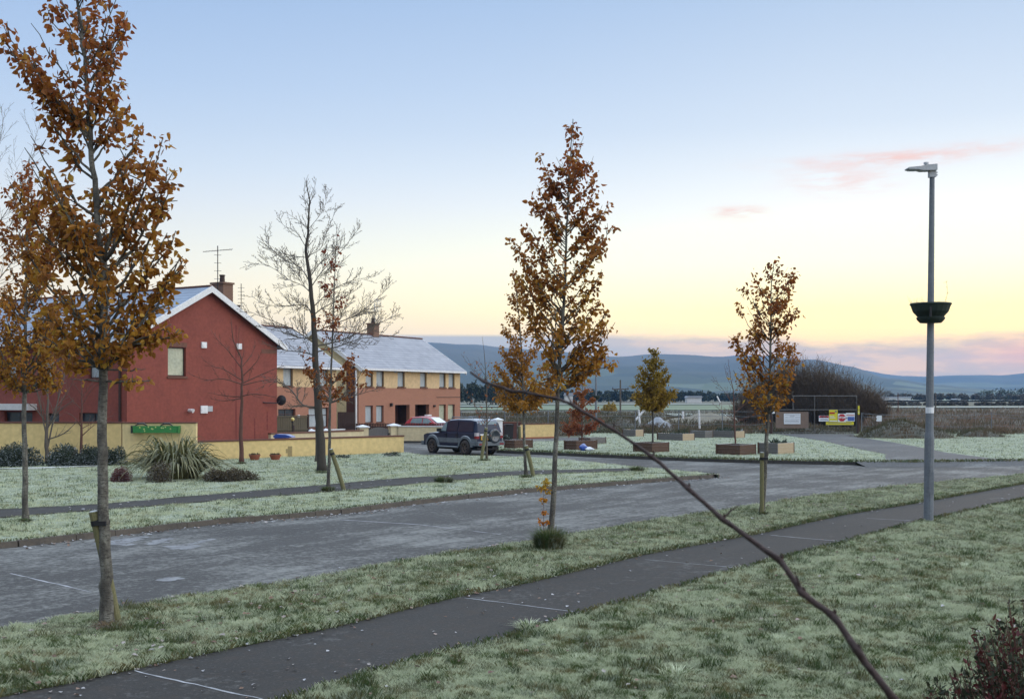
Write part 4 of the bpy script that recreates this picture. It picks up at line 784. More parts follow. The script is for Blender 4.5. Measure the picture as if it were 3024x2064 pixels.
tuft(1310, 1424, LZ, .55, .26, 500, 'dark weed clump beside the far side path', wd=.01)
tuft(968, 1450, LZ, .35, .2, 350, 'dark grass tuft at the foot of the sparse rust sapling', wd=.008)
tuft(1882, 1390, LZ, .5, .25, 300, 'green tuft near the tip of the far grass verge', wd=.01)
tuft(2730, 1545, LZ, .22, .10, 200, 'dark grass tuft added as contact shade under the lamp post')  # dark blades added to stand in for contact shade under the post
tuft(320, 1850, LZ, .30, .10, 220, 'brown dead grass ring round the tall left tree', 'reed_growth')
for x_, y_, s_, lb_ in ((76, 1542, .24, 'dark grass added as contact shade round the slim left tree'), (1556, 1409, .32, 'dark grass added as contact shade round the orange gold tree'), (2254, 1520, .22, 'dark grass added as contact shade round the tree and stake by the lamp'), (950, 1396, .4, 'dark grass added as contact shade round the big bare tree'), (1430, 1359, .5, 'dark grass added as contact shade round the bare sapling by the vehicle'), (712, 1369, .4, 'dark grass added as contact shade round the small bare tree by the gable')):
    tuft(x_, y_, LZ, s_, .13, 260, lb_, wd=.008)  # dark blades added to deepen the contact shade at trunk and stake feet
for k_, (x, y, s_) in enumerate([(2520, 1605, .2), (2680, 1600, .25), (2440, 1690, .2), (2850, 1680, .35), (2950, 1720, .3), (2150, 1810, .28), (1650, 1880, .3), (2690, 1780, .3), (1320, 1660, .22), (1560, 1850, .28), (2200, 1560, .2), (1700, 1960, .3), (2300, 1900, .3), (2000, 2000, .35)]):
    tag(tuft(x, y, LZ, s_, s_ * .42, 160, 'green grass tuft standing proud of the frosted near lawn', 'grass_near', .005), group='grass tufts on the near lawn')
def bush(name, label, cat, x0, x1, yt, yb, mat, zg=LZ, n=1500, L=.05, dep=1.0, stems=True, seed=0, domes=7, dy=0):
    X0, Y = gp(x0, yb, zg); X1, _ = gp(x1, yb, zg); Y += dy; zt = wp(0, yt, Y + .3).z - zg; w_ = X1 - X0; t = thing(name, label, cat, ((X0 + X1) / 2, Y + dep / 2, zg))
    D = [(U(-.38, .38) * w_, U(-.3, .3) * dep, U(.14, .26) * w_, U(.6, 1) * zt) for _ in range(domes)]; D.append((0, 0, w_ * .3, zt)); mb = MB(); st = MB()
    for i in range(n):
        cx, cy, r_, h_ = random.choice(D); u = rv(); u.normalize(); u.z = abs(u.z); k_ = random.random() ** .3; p_ = Vector((cx + u.x * r_ * k_, cy + u.y * min(r_, dep * .5) * k_, u.z * h_ * k_ * U(.9, 1.08)))
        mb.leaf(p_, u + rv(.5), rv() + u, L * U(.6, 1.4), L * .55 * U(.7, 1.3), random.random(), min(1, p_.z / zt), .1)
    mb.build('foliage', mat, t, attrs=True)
    for i in range(22):
        cx, cy, r_, h_ = random.choice(D); a = U(0, 6.28); st.tube([(cx * .6, cy * .6, -.05), (cx + math.cos(a) * r_ * .4, cy + math.sin(a) * r_ * .3, h_ * .5), (cx + math.cos(a) * r_ * .8, cy + math.sin(a) * r_ * .5, h_ * U(.85, 1.12))], [.012, .008, .003], 4)
    st.build('stem', 'bark_twig', t)
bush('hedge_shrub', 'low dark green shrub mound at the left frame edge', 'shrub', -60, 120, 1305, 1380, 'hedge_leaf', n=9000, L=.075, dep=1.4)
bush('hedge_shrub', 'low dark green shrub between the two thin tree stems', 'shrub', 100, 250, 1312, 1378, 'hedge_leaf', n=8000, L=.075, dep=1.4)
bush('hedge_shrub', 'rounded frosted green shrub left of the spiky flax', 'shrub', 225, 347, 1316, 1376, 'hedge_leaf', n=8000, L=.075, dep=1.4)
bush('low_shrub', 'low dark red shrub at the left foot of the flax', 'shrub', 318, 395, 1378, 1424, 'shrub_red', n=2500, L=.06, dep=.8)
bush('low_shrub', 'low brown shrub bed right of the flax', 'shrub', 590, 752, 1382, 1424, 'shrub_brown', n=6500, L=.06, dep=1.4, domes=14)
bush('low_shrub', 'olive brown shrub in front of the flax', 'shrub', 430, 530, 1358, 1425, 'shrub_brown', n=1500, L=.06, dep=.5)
bush('weed_clump', 'green weeds at the foot of the low yellow wall end', 'weeds', 1130, 1195, 1333, 1347, 'hedge_leaf', n=300, L=.07, dep=.4)
bush('weed_clump', 'green weeds midway along the low yellow wall foot', 'weeds', 985, 1040, 1342, 1353, 'hedge_leaf', n=220, L=.07, dep=.3)
bush('garden_shrub', 'green shrub right of the parked vehicle by the brown wall', 'shrub', 1482, 1512, 1283, 1306, 'hedge_leaf', zg=0, n=500, L=.1, dep=1)
bush('garden_shrub', 'yellowing shrub far behind near the utility pole', 'shrub', 1785, 1835, 1190, 1216, 'leaf_gold', zg=0, n=500, L=.4, dep=8)
# flax
X, Y = gp(520, 1412, LZ); t = thing('flax_plant', 'large spiky variegated flax clump before the yellow wall', 'plant', (X, Y, LZ)); mb = MB()
for i in range(520):
    a = U(0, 6.28); r_ = U(.05, .7); b0 = Vector((math.cos(a) * r_ * 1.1, math.sin(a) * r_ * .7, 0)); ln = U(1.5, 2.75); o_ = U(.3, 1.0) ** .8; hh = ln * (1.0 - .62 * o_) * .78
    e = b0 + Vector((math.cos(a) * ln * o_ * .84, math.sin(a) * ln * o_ * .7, max(.05, hh * (1.05 - 1.05 * o_ ** 1.3)))); c = b0 + Vector((math.cos(a) * ln * o_ * .38, math.sin(a) * ln * o_ * .3, hh * 1.45)); P = bez(b0, c, e, 7); s_ = Vector((-math.sin(a), math.cos(a), U(-.4, .4))).normalized(); wd = U(.024, .05)
    vs = []
    for j, p_ in enumerate(P): w_ = wd * (1 - (j / 7) ** 2.2) + .003; vs += [p_ - s_ * w_, p_ + Vector((0, 0, -w_ * .4)), p_ + s_ * w_]
    mb.add(vs, [(3 * j + q_, 3 * j + q_ + 1, 3 * j + q_ + 4, 3 * j + q_ + 3) for j in range(7) for q_ in (0, 1)], random.random(), random.random())
mb.build('blade_fan', 'flax_leaf', t, attrs=True); mb = MB()
for i in range(7): a = U(-.5, .5); mb.tube([(a * .4, 0, .2), (a * 1.2, U(-.2, .2), 1.3), (a * 2.4, U(-.2, .2), U(1.5, 1.9))], [.008, .007, .004], 5)
mb.build('flower_stalk', 'bark_twig', t)
# thicket of bare willow
def thicket(x, yt, yb, wpx, label, n=900, Y=None):
    Yb = gp(x, yb)[1] if Y is None else Y; X = (x - CX) * Yb / F; hh = wp(0, yt, Yb).z; w_ = wpx * Yb / F; t = thing('willow_bush', label, 'bush', (X, Yb, 0), group='bare willow scrub behind the gate'); mb = MB()
    for i in range(n):
        a = U(0, 6.28); r_ = random.random() ** .5; b0 = Vector((math.cos(a) * r_ * w_ * .25, math.sin(a) * r_ * w_ * .2, 0)); o_ = math.cos(a) * r_
        h = hh * (1 - .62 * (r_ ** 2.2)) * U(.55, 1.03); e = Vector((o_ * w_ * .52 + random.gauss(0, .25), math.sin(a) * r_ * w_ * .4, h)); P = bez(b0, b0 * .7 + Vector((e.x * .35, e.y * .35, h * .6)), e, 4)
        mb.tube(P, [.028, .024, .02, .014, .008], 3, random.random(), 0, cap=False)
        for q_ in range(5):
            p_ = P[random.choice((2, 3, 3, 4))]; d_ = Vector((random.gauss(0, .5), random.gauss(0, .5), U(.3, 1.2))).normalized() * U(.4, 1.1); m_ = p_ + d_ * .5 + rv(.06)
            mb.tube([p_, m_, p_ + d_], [.014, .011, .006], 3, random.random(), min(1, p_.z / hh), cap=False)
    mb.build('branches', 'willow_twig', t, attrs=True)
thicket(2270, 1090, 1252, 170, 'leftmost bare brown willow bush behind the staked tree'); thicket(2350, 1056, 1252, 200, 'tallest bare brown willow bush above the gate', 1300, 112); thicket(2430, 1072, 1250, 190, 'bare brown willow bush right of the tallest one', 1200, 110); thicket(2500, 1106, 1250, 170, 'bare brown willow bush above the stop sign', 1000, 108); thicket(2565, 1140, 1248, 120, 'low bare brown willow bush at the right end of the scrub', 700, 106); thicket(2220, 1150, 1250, 110, 'low bare willow bush left of the gate', 500, 108)
# foreground shrub at bottom right and the long shoot crossing the view
t = thing('foreground_shrub', 'dark leafy shrub with red tips in the bottom right corner', 'shrub', (3.2, 6.3, LZ)); mb = MB(); st = MB(); tp = MB()
for i in range(560):
    a = U(0, 6.28); r_ = random.random() ** .6; x = math.cos(a) * r_ * .95; y = math.sin(a) * r_ * .8; h = (2.0 - r_ * r_ * .7) * U(.8, 1.02) * (1.0 + .16 * x); P = bez(Vector((x * .25, y * .25, -.05)), Vector((x * .7, y * .7, h * .5)), Vector((x * 1.05, y * 1.05, h)), 6); st.tube(P, [.008 - .001 * j for j in range(7)], 4)
    red = random.random() < (.42 if x < -.2 else .05)
    for j in range(40):
        k_ = U(.35, 1); i0 = min(5, int(k_ * 6)); p_ = P[i0].lerp(P[i0 + 1], k_ * 6 - i0); (tp if red and k_ > .78 else mb).leaf(p_ + rv(.012), rv(.6) + Vector((0, 0, .5)), rv(), U(.03, .055), U(.013, .024), random.random(), k_, .1)
st.build('stem', 'bark_red', t); mb.build('foliage', 'shrub_dark', t, attrs=True); tp.build('red_tips', 'shrub_tip', t, attrs=True)
sh = [(1070, 845, 1.25), (1098, 866, 1.22), (1160, 886, 1.19), (1262, 903, 1.16), (1300, 920, 1.14), (1390, 972, 1.11), (1480, 1035, 1.08), (1560, 1108, 1.05), (1640, 1178, 1.02), (1770, 1270, .98), (1820, 1345, .96), (1890, 1395, .94), (1945, 1475, .92), (2032, 1590, .9)]
root = Vector((.52, 1.0, 0)); P = [wp(x * 1.3012, y * 1.3012, d_) for x, y, d_ in sh]; P = P + [Vector((.40, .93, 2.45)), Vector((.47, .96, 1.5)), Vector((.52, 1.0, -.05))]; R_ = [.0012, .0016, .0015, .0015, .0016, .0015, .0017, .0019, .0021, .0024, .0027, .0027, .0029, .0031, .0034, .006, .009]; P2, R2 = [], []
for i in range(len(P) - 1):
    for s_ in range(4): P2.append(P[i].lerp(P[i + 1], s_ / 4) - root + rv(.0004)); R2.append((R_[i] * (1 - s_ / 4) + R_[i + 1] * s_ / 4) * (1.28 if s_ == 0 else 1))
P2.append(P[-1] - root); R2.append(R_[-1]); t = thing('shrub_shoot', 'long thin dark red shoot arching across the right of the view', 'shoot', root); mb = MB(); mb.tube(P2, R2, 8); mb.build('cane', 'shoot_bark', t, smooth=True)
for i, (dx_, dz_) in ((4, (-.012, .02)), (8, (.016, .013)), (10, (-.006, .018))):
    p_ = P[i] - root; mb = MB(); mb.tube([p_, p_ + Vector((dx_ * .5, .002, dz_ * .6)), p_ + Vector((dx_, .003, dz_))], [R_[i] * .5, R_[i] * .4, .0003], 6); mb.build('spur', 'shoot_bark', t)
for i in range(1, 13): p_ = P[i] - root; mb = MB(); mb.tube([p_, p_ + Vector((.002, 0, .003)) , p_ + Vector((.001, -.001, .0055))], [R_[i] * .8, R_[i] * .7, .0003], 6); mb.build('bud', 'shoot_bark', t)

# ------------------------------------------------------------------ houses
def holes_wall(mb, L0, L1, z0, z1, th, holes, y0=0.0):    # wall panel in the local xz plane with rectangular openings, butted cells
    xs = sorted({L0, L1, *[h[0] for h in holes], *[h[1] for h in holes]}); zs = sorted({z0, z1, *[h[2] for h in holes], *[h[3] for h in holes]}); xs = [x for x in xs if L0 <= x <= L1]; zs = [z for z in zs if z0 <= z <= z1]
    for za, zb in zip(zs, zs[1:]):
        run = None
        for xa, xb in zip(xs, xs[1:]):
            cx, cz = (xa + xb) / 2, (za + zb) / 2; hole = any(h[0] < cx < h[1] and h[2] < cz < h[3] for h in holes)
            if hole:
                if run: mb.box(run[0], run[1], y0, y0 + th, za, zb); run = None
            else: run = (run[0], xb) if run else (xa, xb)
        if run: mb.box(run[0], run[1], y0, y0 + th, za, zb)
def window(parent, x0, x1, z0, z1, glass='glass_curtain', rec=.14, sill=True, mull=1, frame='brown_frame', sillm='brick_orange', trans=None):
    fw = .055; fr = MB(); fr.box(x0, x0 + fw, rec, rec + .08, z0, z1); fr.box(x1 - fw, x1, rec, rec + .08, z0, z1); fr.box(x0 + fw, x1 - fw, rec, rec + .08, z0, z0 + fw); fr.box(x0 + fw, x1 - fw, rec, rec + .08, z1 - fw, z1)
    for i in range(1, mull): xm = x0 + (x1 - x0) * i / mull; fr.box(xm - .03, xm + .03, rec + .004, rec + .07, z0 + fw, z1 - fw)
    if trans: zt = z0 + (z1 - z0) * trans; fr.box(x0 + fw, x1 - fw, rec + .008, rec + .066, zt - .025, zt + .025)
    w_ = fr.build('window', frame, parent); g = MB(); g.box(x0 + fw * .8, x1 - fw * .8, rec + .035, rec + .05, z0 + fw * .8, z1 - fw * .8); g.build('pane', glass, w_)
    if sill: s_ = MB(); s_.box(x0 - .06, x1 + .06, -.07, rec - .002, z0 - .09, z0 - .002); s_.build('sill', sillm, w_)
    return w_
def roofs(parent, L0, L1, D, ze, zr, mat, ov=.3, th=.13, fascia='white_paint', ends=True, y_ov=.42):
    for s_ in (0, 1):
        rf = MB(); sl_ = (zr - ze) / (D / 2); ya, yb = -y_ov, D / 2; za, zb = ze - sl_ * y_ov, zr
        pr = [(ya, za), (yb, zb), (yb, zb + th), (ya, za + th)]; vs = []
        for x in (L0 - ov, L1 + ov):
            for y, z in pr: vs.append((x, y if s_ == 0 else D - y, z + .02))
        rf.add(vs, [(0, 1, 2, 3), (7, 6, 5, 4), (0, 4, 5, 1), (3, 2, 6, 7), (1, 5, 6, 2), (0, 3, 7, 4)]); rf.build('roof_slope', mat, parent)
        g = MB(); y0, y1 = (-y_ov - .1, -y_ov - .004) if s_ == 0 else (D + y_ov + .004, D + y_ov + .1); g.box(L0 - ov, L1 + ov, y0, y1, za - .02, za + .12); g.build('gutter', fascia, parent)
    rd = MB(); rd.box(L0 - ov, L1 + ov, D / 2 - .12, D / 2 + .12, zr + th - .03, zr + th + .07); rd.build('ridge', 'coping', parent)
def barge(parent, x, D, ze, zr, ov, mat='white_paint', y_ov=.42):
    sl_ = (zr - ze) / (D / 2); mb = MB(); out_ = -1 if ov < 0 else 1
    for s_ in (0, 1):
        pts = [(-y_ov - .02, ze - sl_ * y_ov - .14), (D / 2, zr - .17), (D / 2, zr + .155), (-y_ov - .02, ze - sl_ * y_ov + .17)]
        vs = [(xx, y if s_ == 0 else D - y, z) for xx in (x + ov, x + ov + out_ * .05) for y, z in pts]; mb.add(vs, [(0, 1, 2, 3), (7, 6, 5, 4), (0, 4, 5, 1), (3, 2, 6, 7), (1, 5, 6, 2), (0, 3, 7, 4)])
    mb.build('bargeboard', mat, parent)
def chimney(parent, x, y, z0, z1, w_=.8, d_=.6, mat='brick_chimney', pots=1):
    c = boxes('chimney', mat, parent, (x - w_ / 2, x + w_ / 2, y - d_ / 2, y + d_ / 2, z0, z1), (x - w_ / 2 - .06, x + w_ / 2 + .06, y - d_ / 2 - .06, y + d_ / 2 + .06, z1, z1 + .1)); mb = MB()
    for i in range(pots): mb.lathe([(.15, z1 + .1), (.13, z1 + .45), (.16, z1 + .46), (.16, z1 + .52), (0, z1 + .53)], 10, Matrix.Translation((x + (i - (pots - 1) / 2) * .4, y, 0)))
    mb.build('chimney_pot', 'dark_brown', c); return c
def ucoord(o, d_): return lambda x: (((x - CX) / F) * o[1] - o[0]) / (d_[0] - (x - CX) / F * d_[1])

# red house: gable (local y axis runs along the gable's width, gable plane at x = 0)
A = Vector((-18.5, 54.5)); B = Vector((-13.05, 63.0)); gd = (B - A).normalized(); GW = (B - A).length; ang = math.atan2(gd.y, gd.x) - math.pi / 2
R1 = thing('red_house', 'red rendered two storey house with frosted slate roof and white bargeboards', 'house', (A.x, A.y, 0), ang); ZE, ZR, RL = 5.85, 8.55, 21.0
mb = MB()
ug = ucoord(A, gd); ga, gb = ug(496), ug(549)                # gable window
zw = lambda y, Y: H - (y - HY) * Y / F
cells = MB(); holes_wall(cells, 0, GW, -.1, ZE, .3, [(ga, gb, 4.02, 5.48)])
rot = Matrix.Rotation(math.pi / 2, 4, 'Z')
cells.v = [tuple(rot @ Vector(q_)) for q_ in cells.v]                       # x -> y, y -> -x : faces the road on +x
cells.add([(0, 0, ZE), (0, GW, ZE), (0, GW / 2, ZR), (-.3, 0, ZE), (-.3, GW, ZE), (-.3, GW / 2, ZR)], [(0, 1, 2), (5, 4, 3), (0, 2, 5, 3), (2, 1, 4, 5)])
cells.build('gable_wall', 'red_render', R1)
fh = [(-1.9 - 1.0, -1.9, 3.9, 5.0), (-6.6, -5.6, 3.9, 5.0), (-9.6, -8.6, 3.9, 5.0), (-3.6, -1.6, .9, 2.2), (-6.2, -5.2, .05, 2.15), (-9.8, -7.4, .9, 2.2), (-13.5, -11.6, .9, 2.2), (-13.2, -12.2, 3.9, 5.0), (-16.5, -15.5, .05, 2.15)]
fw_ = MB(); holes_wall(fw_, -RL, -.3, -.1, ZE, .3, fh); fw_.build('front_wall', 'red_render', R1)
boxes('back_wall', 'red_render', R1, (-RL, -.3, GW - .3, GW, -.1, ZE)); boxes('end_wall', 'red_render', R1, (-RL - .3, -RL, 0, GW, -.1, ZE))
for i, h_ in enumerate(fh):
    if h_[2] < .5: boxes('door', 'dark_brown', R1, (h_[0], h_[1], .14, .2, h_[2], h_[3]))
    else: window(R1, *h_, glass='glass_dark' if h_[2] < 3 else 'glass_curtain', mull=1 if h_[1] - h_[0] < 1.3 else 2, sillm='coping')
wr = thing('tmp', '', ''); bpy.data.objects.remove(wr)
gw = MB(); Mx = Matrix(((0, -1, 0, 0), (1, 0, 0, 0), (0, 0, 1, 0), (0, 0, 0, 1)))
def gbox(mb, u0, u1, p0, p1, z0_, z1_): mb.box(-p1, -p0, u0, u1, z0_, z1_)     # on the gable: u along it, p = depth behind the face
for u0, u1, za, zb in ((ga, ga + .06, 4.02, 5.48), (gb - .06, gb, 4.02, 5.48), (ga + .06, gb - .06, 4.02, 4.08), (ga + .06, gb - .06, 5.42, 5.48)): gbox(gw, u0, u1, .12, .2, za, zb)
w_ = gw.build('window', 'brown_frame', R1); g = MB(); gbox(g, ga + .05, gb - .05, .15, .165, 4.06, 5.44); g.build('pane', 'glass_blind', w_); g = MB(); gbox(g, ga - .07, gb + .07, -.06, .118, 3.92, 4.016); g.build('sill', 'coping_brown', w_)
g = MB(); gbox(g, ug(500), ug(552), -.012, -.002, 5.5, 5.72); g.build('lintel', 'coping_brown', R1); g = MB(); gbox(g, ug(772), ug(815), -.012, -.002, 5.35, 5.58); g.build('lintel', 'coping_brown', R1)
for xx, yy, s_ in ((601, 1019, .17), (705, 1023, .17), (601, 1209, .22)): 
    u = ug(xx); Yq = A.y + gd.y * u; z = zw(yy, Yq); g = MB(); gbox(g, u - s_, u + s_, -.07, -.002, z - s_ * .9, z + s_ * .9); gbox(g, u - s_ * .8, u + s_ * .8, -.085, -.072, z - s_ * .6, z + s_ * .2); g.build('vent', 'white_paint', R1)
u = ug(619); z = zw(1207, A.y + gd.y * u); g = MB(); gbox(g, u - .18, u + .18, -.04, -.002, z - .14, z + .14); g.build('meter_box', 'lamp_grey', R1)
u = ug(558); z = zw(1212, A.y + gd.y * u); g = MB(); g.tube([(0, u, z), (.22, u, z), (.3, u + .03, z - .03)], [.09, .09, .11], 10); g.build('flue', 'white_paint', R1)
g = MB()
for xx, ya, yb in ((697, 960, 1300), (752, 1235, 1300), (789, 1215, 1270)):     # damp streaks down the render
    u = ug(xx); Yq = A.y + gd.y * u; P = [(zw(ya + (yb - ya) * i / 12, Yq), U(.02, .06)) for i in range(13)]
    g.add([(.004, u - w2, z_) for z_, w2 in P] + [(.004, u + w2, z_) for z_, w2 in P], [(i, 13 + i, 14 + i, i + 1) for i in range(12)])
g.build('damp_streaks', 'red_render_stain', R1)
u = ug(795); Yq = A.y + gd.y * u; z = zw(1188, Yq); g = MB(); g.tube([(0, u - .5, z), (.35, u + .3, z - .05), (.42, u + .42, z + .1)], [.03, .03, .025], 6)
g.lathe([(0, .05), (.12, .035), (.24, -.02), (.29, -.06), (.26, -.03), (.12, .02), (0, .03)], 18, Matrix.Translation((.44, u + .45, z + .12)) @ Matrix.Rotation(1.45, 4, 'X') @ Matrix.Rotation(.35, 4, 'Y')); g.build('satellite_dish', 'dark_metal', R1)
roofs(R1, -RL, 0, GW, ZE, ZR, 'slate_frost', .32); barge(R1, 0, GW, ZE, ZR, .32)
boxes('soffit', 'white_paint', R1, (.0, .31, -.42, .02, ZE - .36, ZE - .3)); boxes('downpipe', 'dark_brown', R1, (-.5, -.4, -.1, -.002, 0, ZE - .3))
ch = chimney(R1, -1.0, GW / 2 + 1.95, 6.9, 9.0, .9, .7)
mb = MB(); cx, cy = -.75, GW / 2 + 1.4
mb.tube([(cx, cy, 7.6), (cx, cy, 11.0)], .025, 6); mb.tube([(cx - .42, cy - .62, 10.65), (cx + .42, cy + .62, 10.85)], .018, 6); 
for i in range(11): f = i / 10; p_ = Vector((cx - .42, cy - .62, 10.65)).lerp(Vector((cx + .42, cy + .62, 10.85)), f); e = Vector((.20, -.15, 0)) * (1.0 if i < 9 else 1.6); mb.tube([p_ - e, p_ + e], .009, 4)
for i in range(4): mb.tube([(cx - .12, cy - .14, 9.25 + i * .42), (cx + .12, cy + .14, 9.25 + i * .42)], .01, 4)
mb.build('aerial', 'dark_metal', R1)
for xa, xb in ((-10.2, -7.0), (-14.0, -11.2)): mb = MB(); mb.extr([(xa, 2.3), (xb, 2.3), (xb, 2.62), (xa, 2.62)], -.55, -.004); mb.build('window_canopy', 'white_cap', R1)
boxes('fanlight', 'glass_dark', R1, (-6.15, -5.25, .125, .135, 1.4, 2.05))

def brick_house(name, label, O, d_, L, D, ze, zr, up, lo, doors, zb=3.6, end='left'):
    R_ = thing(name, label, 'house', (O[0], O[1], 0), math.atan2(d_[1], d_[0])); hu = [(a, b_, z0_, z1_) for a, b_, z0_, z1_, *r_ in up]; hl = [(a, b_, z0_, z1_) for a, b_, z0_, z1_, *r_ in lo] + [(a, b_, 0, z1_) for a, b_, z1_ in doors]
    mb = MB(); holes_wall(mb, 0, L, -.1, zb, .3, hl); mb.build('brick_wall', 'brick_orange', R_); mb = MB(); holes_wall(mb, 0, L, zb, ze, .3, hu, .015); mb.build('upper_wall', 'cream_upper', R_)
    boxes('eaves_band', 'brick_dark', R_, (0, L, -.02, .012, ze - .22, ze - .002)); boxes('back_wall', 'cream_render', R_, (0, L, D - .3, D, -.1, ze))
    for x0_, x1_ in ((0, .3), (L - .3, L)):
        boxes('end_wall', 'cream_render', R_, (x0_, x1_, 1.1, D - .3, -.1, ze)); boxes('corner_brickwork', 'brick_dark' if x0_ == 0 else 'brick_orange', R_, (x0_, x1_, .32, 1.1, -.1, ze))
        g = MB(); g.add([(x0_, 0.02, ze), (x0_, D, ze), (x0_, D / 2, zr), (x1_, 0.02, ze), (x1_, D, ze), (x1_, D / 2, zr)], [(0, 1, 2), (5, 4, 3), (0, 2, 5, 3), (2, 1, 4, 5), (0, 3, 4, 1)]); g.build('gable', 'cream_render', R_)
    for a, b_, z0_, z1_, *r_ in up: window(R_, a, b_, z0_, z1_, *(r_[:1] or ['glass_curtain']), sillm='coping_brown')
    for a, b_, z0_, z1_, *r_ in lo: window(R_, a, b_, z0_, z1_, (r_[:1] or ['glass_curtain'])[0], mull=r_[1] if len(r_) > 1 else 1, sillm='coping_brown', trans=.62 if len(r_) > 1 and r_[1] == 2 else None)
    for a, b_, z1_ in doors:
        boxes('porch_lining', 'dark_brown', R_, (a, a + .02, .302, 1.1, 0, z1_), (b_ - .02, b_, .302, 1.1, 0, z1_), (a, b_, 1.1, 1.15, 0, z1_)); dr = boxes('door', 'brown_frame', R_, (a + (b_ - a) * .45, b_ - .1, 1.0, 1.09, .02, z1_ - .05)); boxes('pane', 'glass_curtain', dr, (a + .1, a + (b_ - a) * .42, 1.02, 1.06, 1.1, z1_ - .15))
    roofs(R_, 0, L, D, ze, zr, 'slate_frost_far', .25); barge(R_, 0, D, ze, zr, -.25); barge(R_, L, D, ze, zr, .25); return R_
d2 = (.46, .888); O2 = (-11.22, 83.0); u2 = ucoord(O2, d2); r4 = lambda x: u2(780 + x / 2.9375); L2 = u2(1359)
up2 = [(r4(a), r4(b_), 3.68, 4.86) for a, b_ in ((883, 947), (976, 1042), (1160, 1222), (1355, 1412), (1523, 1577), (1603, 1654))]
lo2 = [(r4(a), r4(b_), 1.0, 2.28, g) for a, b_, g in ((878, 945, 'glass_curtain'), (973, 1037, 'glass_curtain'), (1518, 1577, 'glass_blind'), (1595, 1654, 'glass_blind'))]
H2 = brick_house('semi_detached_house', 'orange brick and yellow upper house with long frosted roof behind the red car', O2, d2, L2, 8.0, 5.18, 7.78, up2, lo2, [(r4(1136), r4(1262), 2.3), (r4(1310), r4(1432), 2.3)])
boxes('alarm_box', 'plate_yellow', H2, (r4(1235), r4(1262), -.1, -.004, 4.82, 5.05)); boxes('downpipe', 'white_paint', H2, (-.28, -.18, .02, .12, .1, 4.9)); boxes('gutter_elbow', 'white_paint', H2, (-.28, .1, -.3, -.2, 4.82, 4.92))
boxes('vent', 'lamp_grey', H2, (r4(1130), r4(1145), -.03, -.002, 4.78, 4.9), (r4(1420), r4(1432), -.03, -.002, 4.78, 4.9)); boxes('wall_cable', 'dark_brown', H2, (r4(1495), L2 - .05, -.03, -.002, 2.86, 2.9)); boxes('lamp_bracket', 'dark_metal', H2, (r4(1090), r4(1100), -.2, -.002, 2.2, 2.45), (r4(1466), r4(1478), -.15, -.002, 2.1, 2.25))
chimney(H2, 7.7, 4.0, 7.5, 8.75, .8, .65); mb = MB(); mb.tube([(7.95, 4, 8.85), (7.95, 4, 10.5)], .03, 6)
for i in range(9): mb.tube([(7.7, 3.9, 9.85 + i * .12), (8.25, 3.6, 9.85 + i * .12)], .012, 4)
for f in (0, .5, 1): mb.tube([(7.7 + .55 * f, 3.9 - .3 * f, 9.8), (7.7 + .55 * f, 3.9 - .3 * f, 10.85)], .014, 4)
mb.build('aerial', 'lamp_grey', H2)
d3 = (.42, .9075); O3 = (-12.37 - .42 * 12, 80 - .9075 * 12); u3 = ucoord(O3, d3); r43 = lambda x: u3(780 + x / 2.9375)
H3 = brick_house('semi_detached_house', 'brick and cream house half hidden between the red house and bare tree', O3, d3, 12, 8, 5.12, 7.75, [(r43(168), r43(252), 3.66, 4.85, 'glass_curtain'), (r43(480), r43(556), 3.66, 4.85, 'glass_curtain'), (3.2, 4.2, 3.66, 4.85)], [(r43(122), r43(272), 1.25, 2.15, 'glass_dark', 2), (r43(386), r43(558), .85, 2.2, 'glass_curtain', 2)], [])
chimney(H3, 6.2, 4.0, 7.5, 8.6, .8, .65); boxes('wall_lamp', 'white_paint', H3, (r43(283), r43(298), -.12, -.002, 1.55, 1.75)); mb = MB(); mb.tube([(6.5, 4, 8.6), (6.5, 4, 10.6)], .025, 5)
for i in range(5): mb.tube([(6.4, 4.2, 9.3 + .25 * i), (6.6, 3.8, 9.3 + .25 * i)], .012, 4)
mb.build('aerial', 'dark_metal', H3)

# ------------------------------------------------------------------ garden walls, gates, fences
def wall_run(name, label, a, b_, h_, th, mat, cop='coping', coph=.07, z0_=-.05, piers=0, cat='wall', plinth=None):
    a, b_ = Vector(a), Vector(b_); L = (b_ - a).length; t = thing(name, label, cat, (a.x, a.y, 0), math.atan2(b_.y - a.y, b_.x - a.x)); p0 = plinth[1] if plinth else z0_
    boxes('wall_face', mat, t, (0, L, 0, th, p0, h_)); boxes('coping', cop, t, (-.02, L + .02, -.035, th + .035, h_, h_ + coph))
    if plinth: boxes('plinth', plinth[0], t, (0, L, -.02, th + .02, z0_, p0))
    return t, L
W1, L = wall_run('garden_wall', 'tall yellow rendered wall with brown brick coping carrying the green trough', (-45, 50.2), (-17.25, 50.2), 1.83, .24, 'yellow_render')
boxes('expansion_joint', 'coping_brown', W1, (27.72, 27.75, -.004, -.001, 0, 1.83))
wall_run('garden_wall', 'paler yellow wall panel behind the spiky flax', (-17.23, 50.16), (-13.98, 50.16), 1.83, .26, 'yellow_render_pale', coph=.05)
W2, L = wall_run('garden_wall', 'low yellow wall with brown coping running along the frosted lawn', (-14.3, 51.45), (-5.6, 58.7), .93, .24, 'yellow_render')
plain('wall_stain', (.26, .20, .10), (.38, .29, .13), 6, .9); u = ucoord((-14.3, 51.45), tuple((Vector((-5.6, 58.7)) - Vector((-14.3, 51.45))).normalized()))(855); g = MB(); g.prism([(u - .1, -.003), (u + .14, -.003), (u + .14, -.001), (u - .1, -.001)], .1, .62); g.prism([(u - .2, -.003), (u - .105, -.003), (u - .105, -.001), (u - .2, -.001)], .3, .5); g.build('plaster_stain', 'wall_stain', W2)
a0 = wp(800, 1300, 60.5); a1 = wp(1073, 1300, 66)
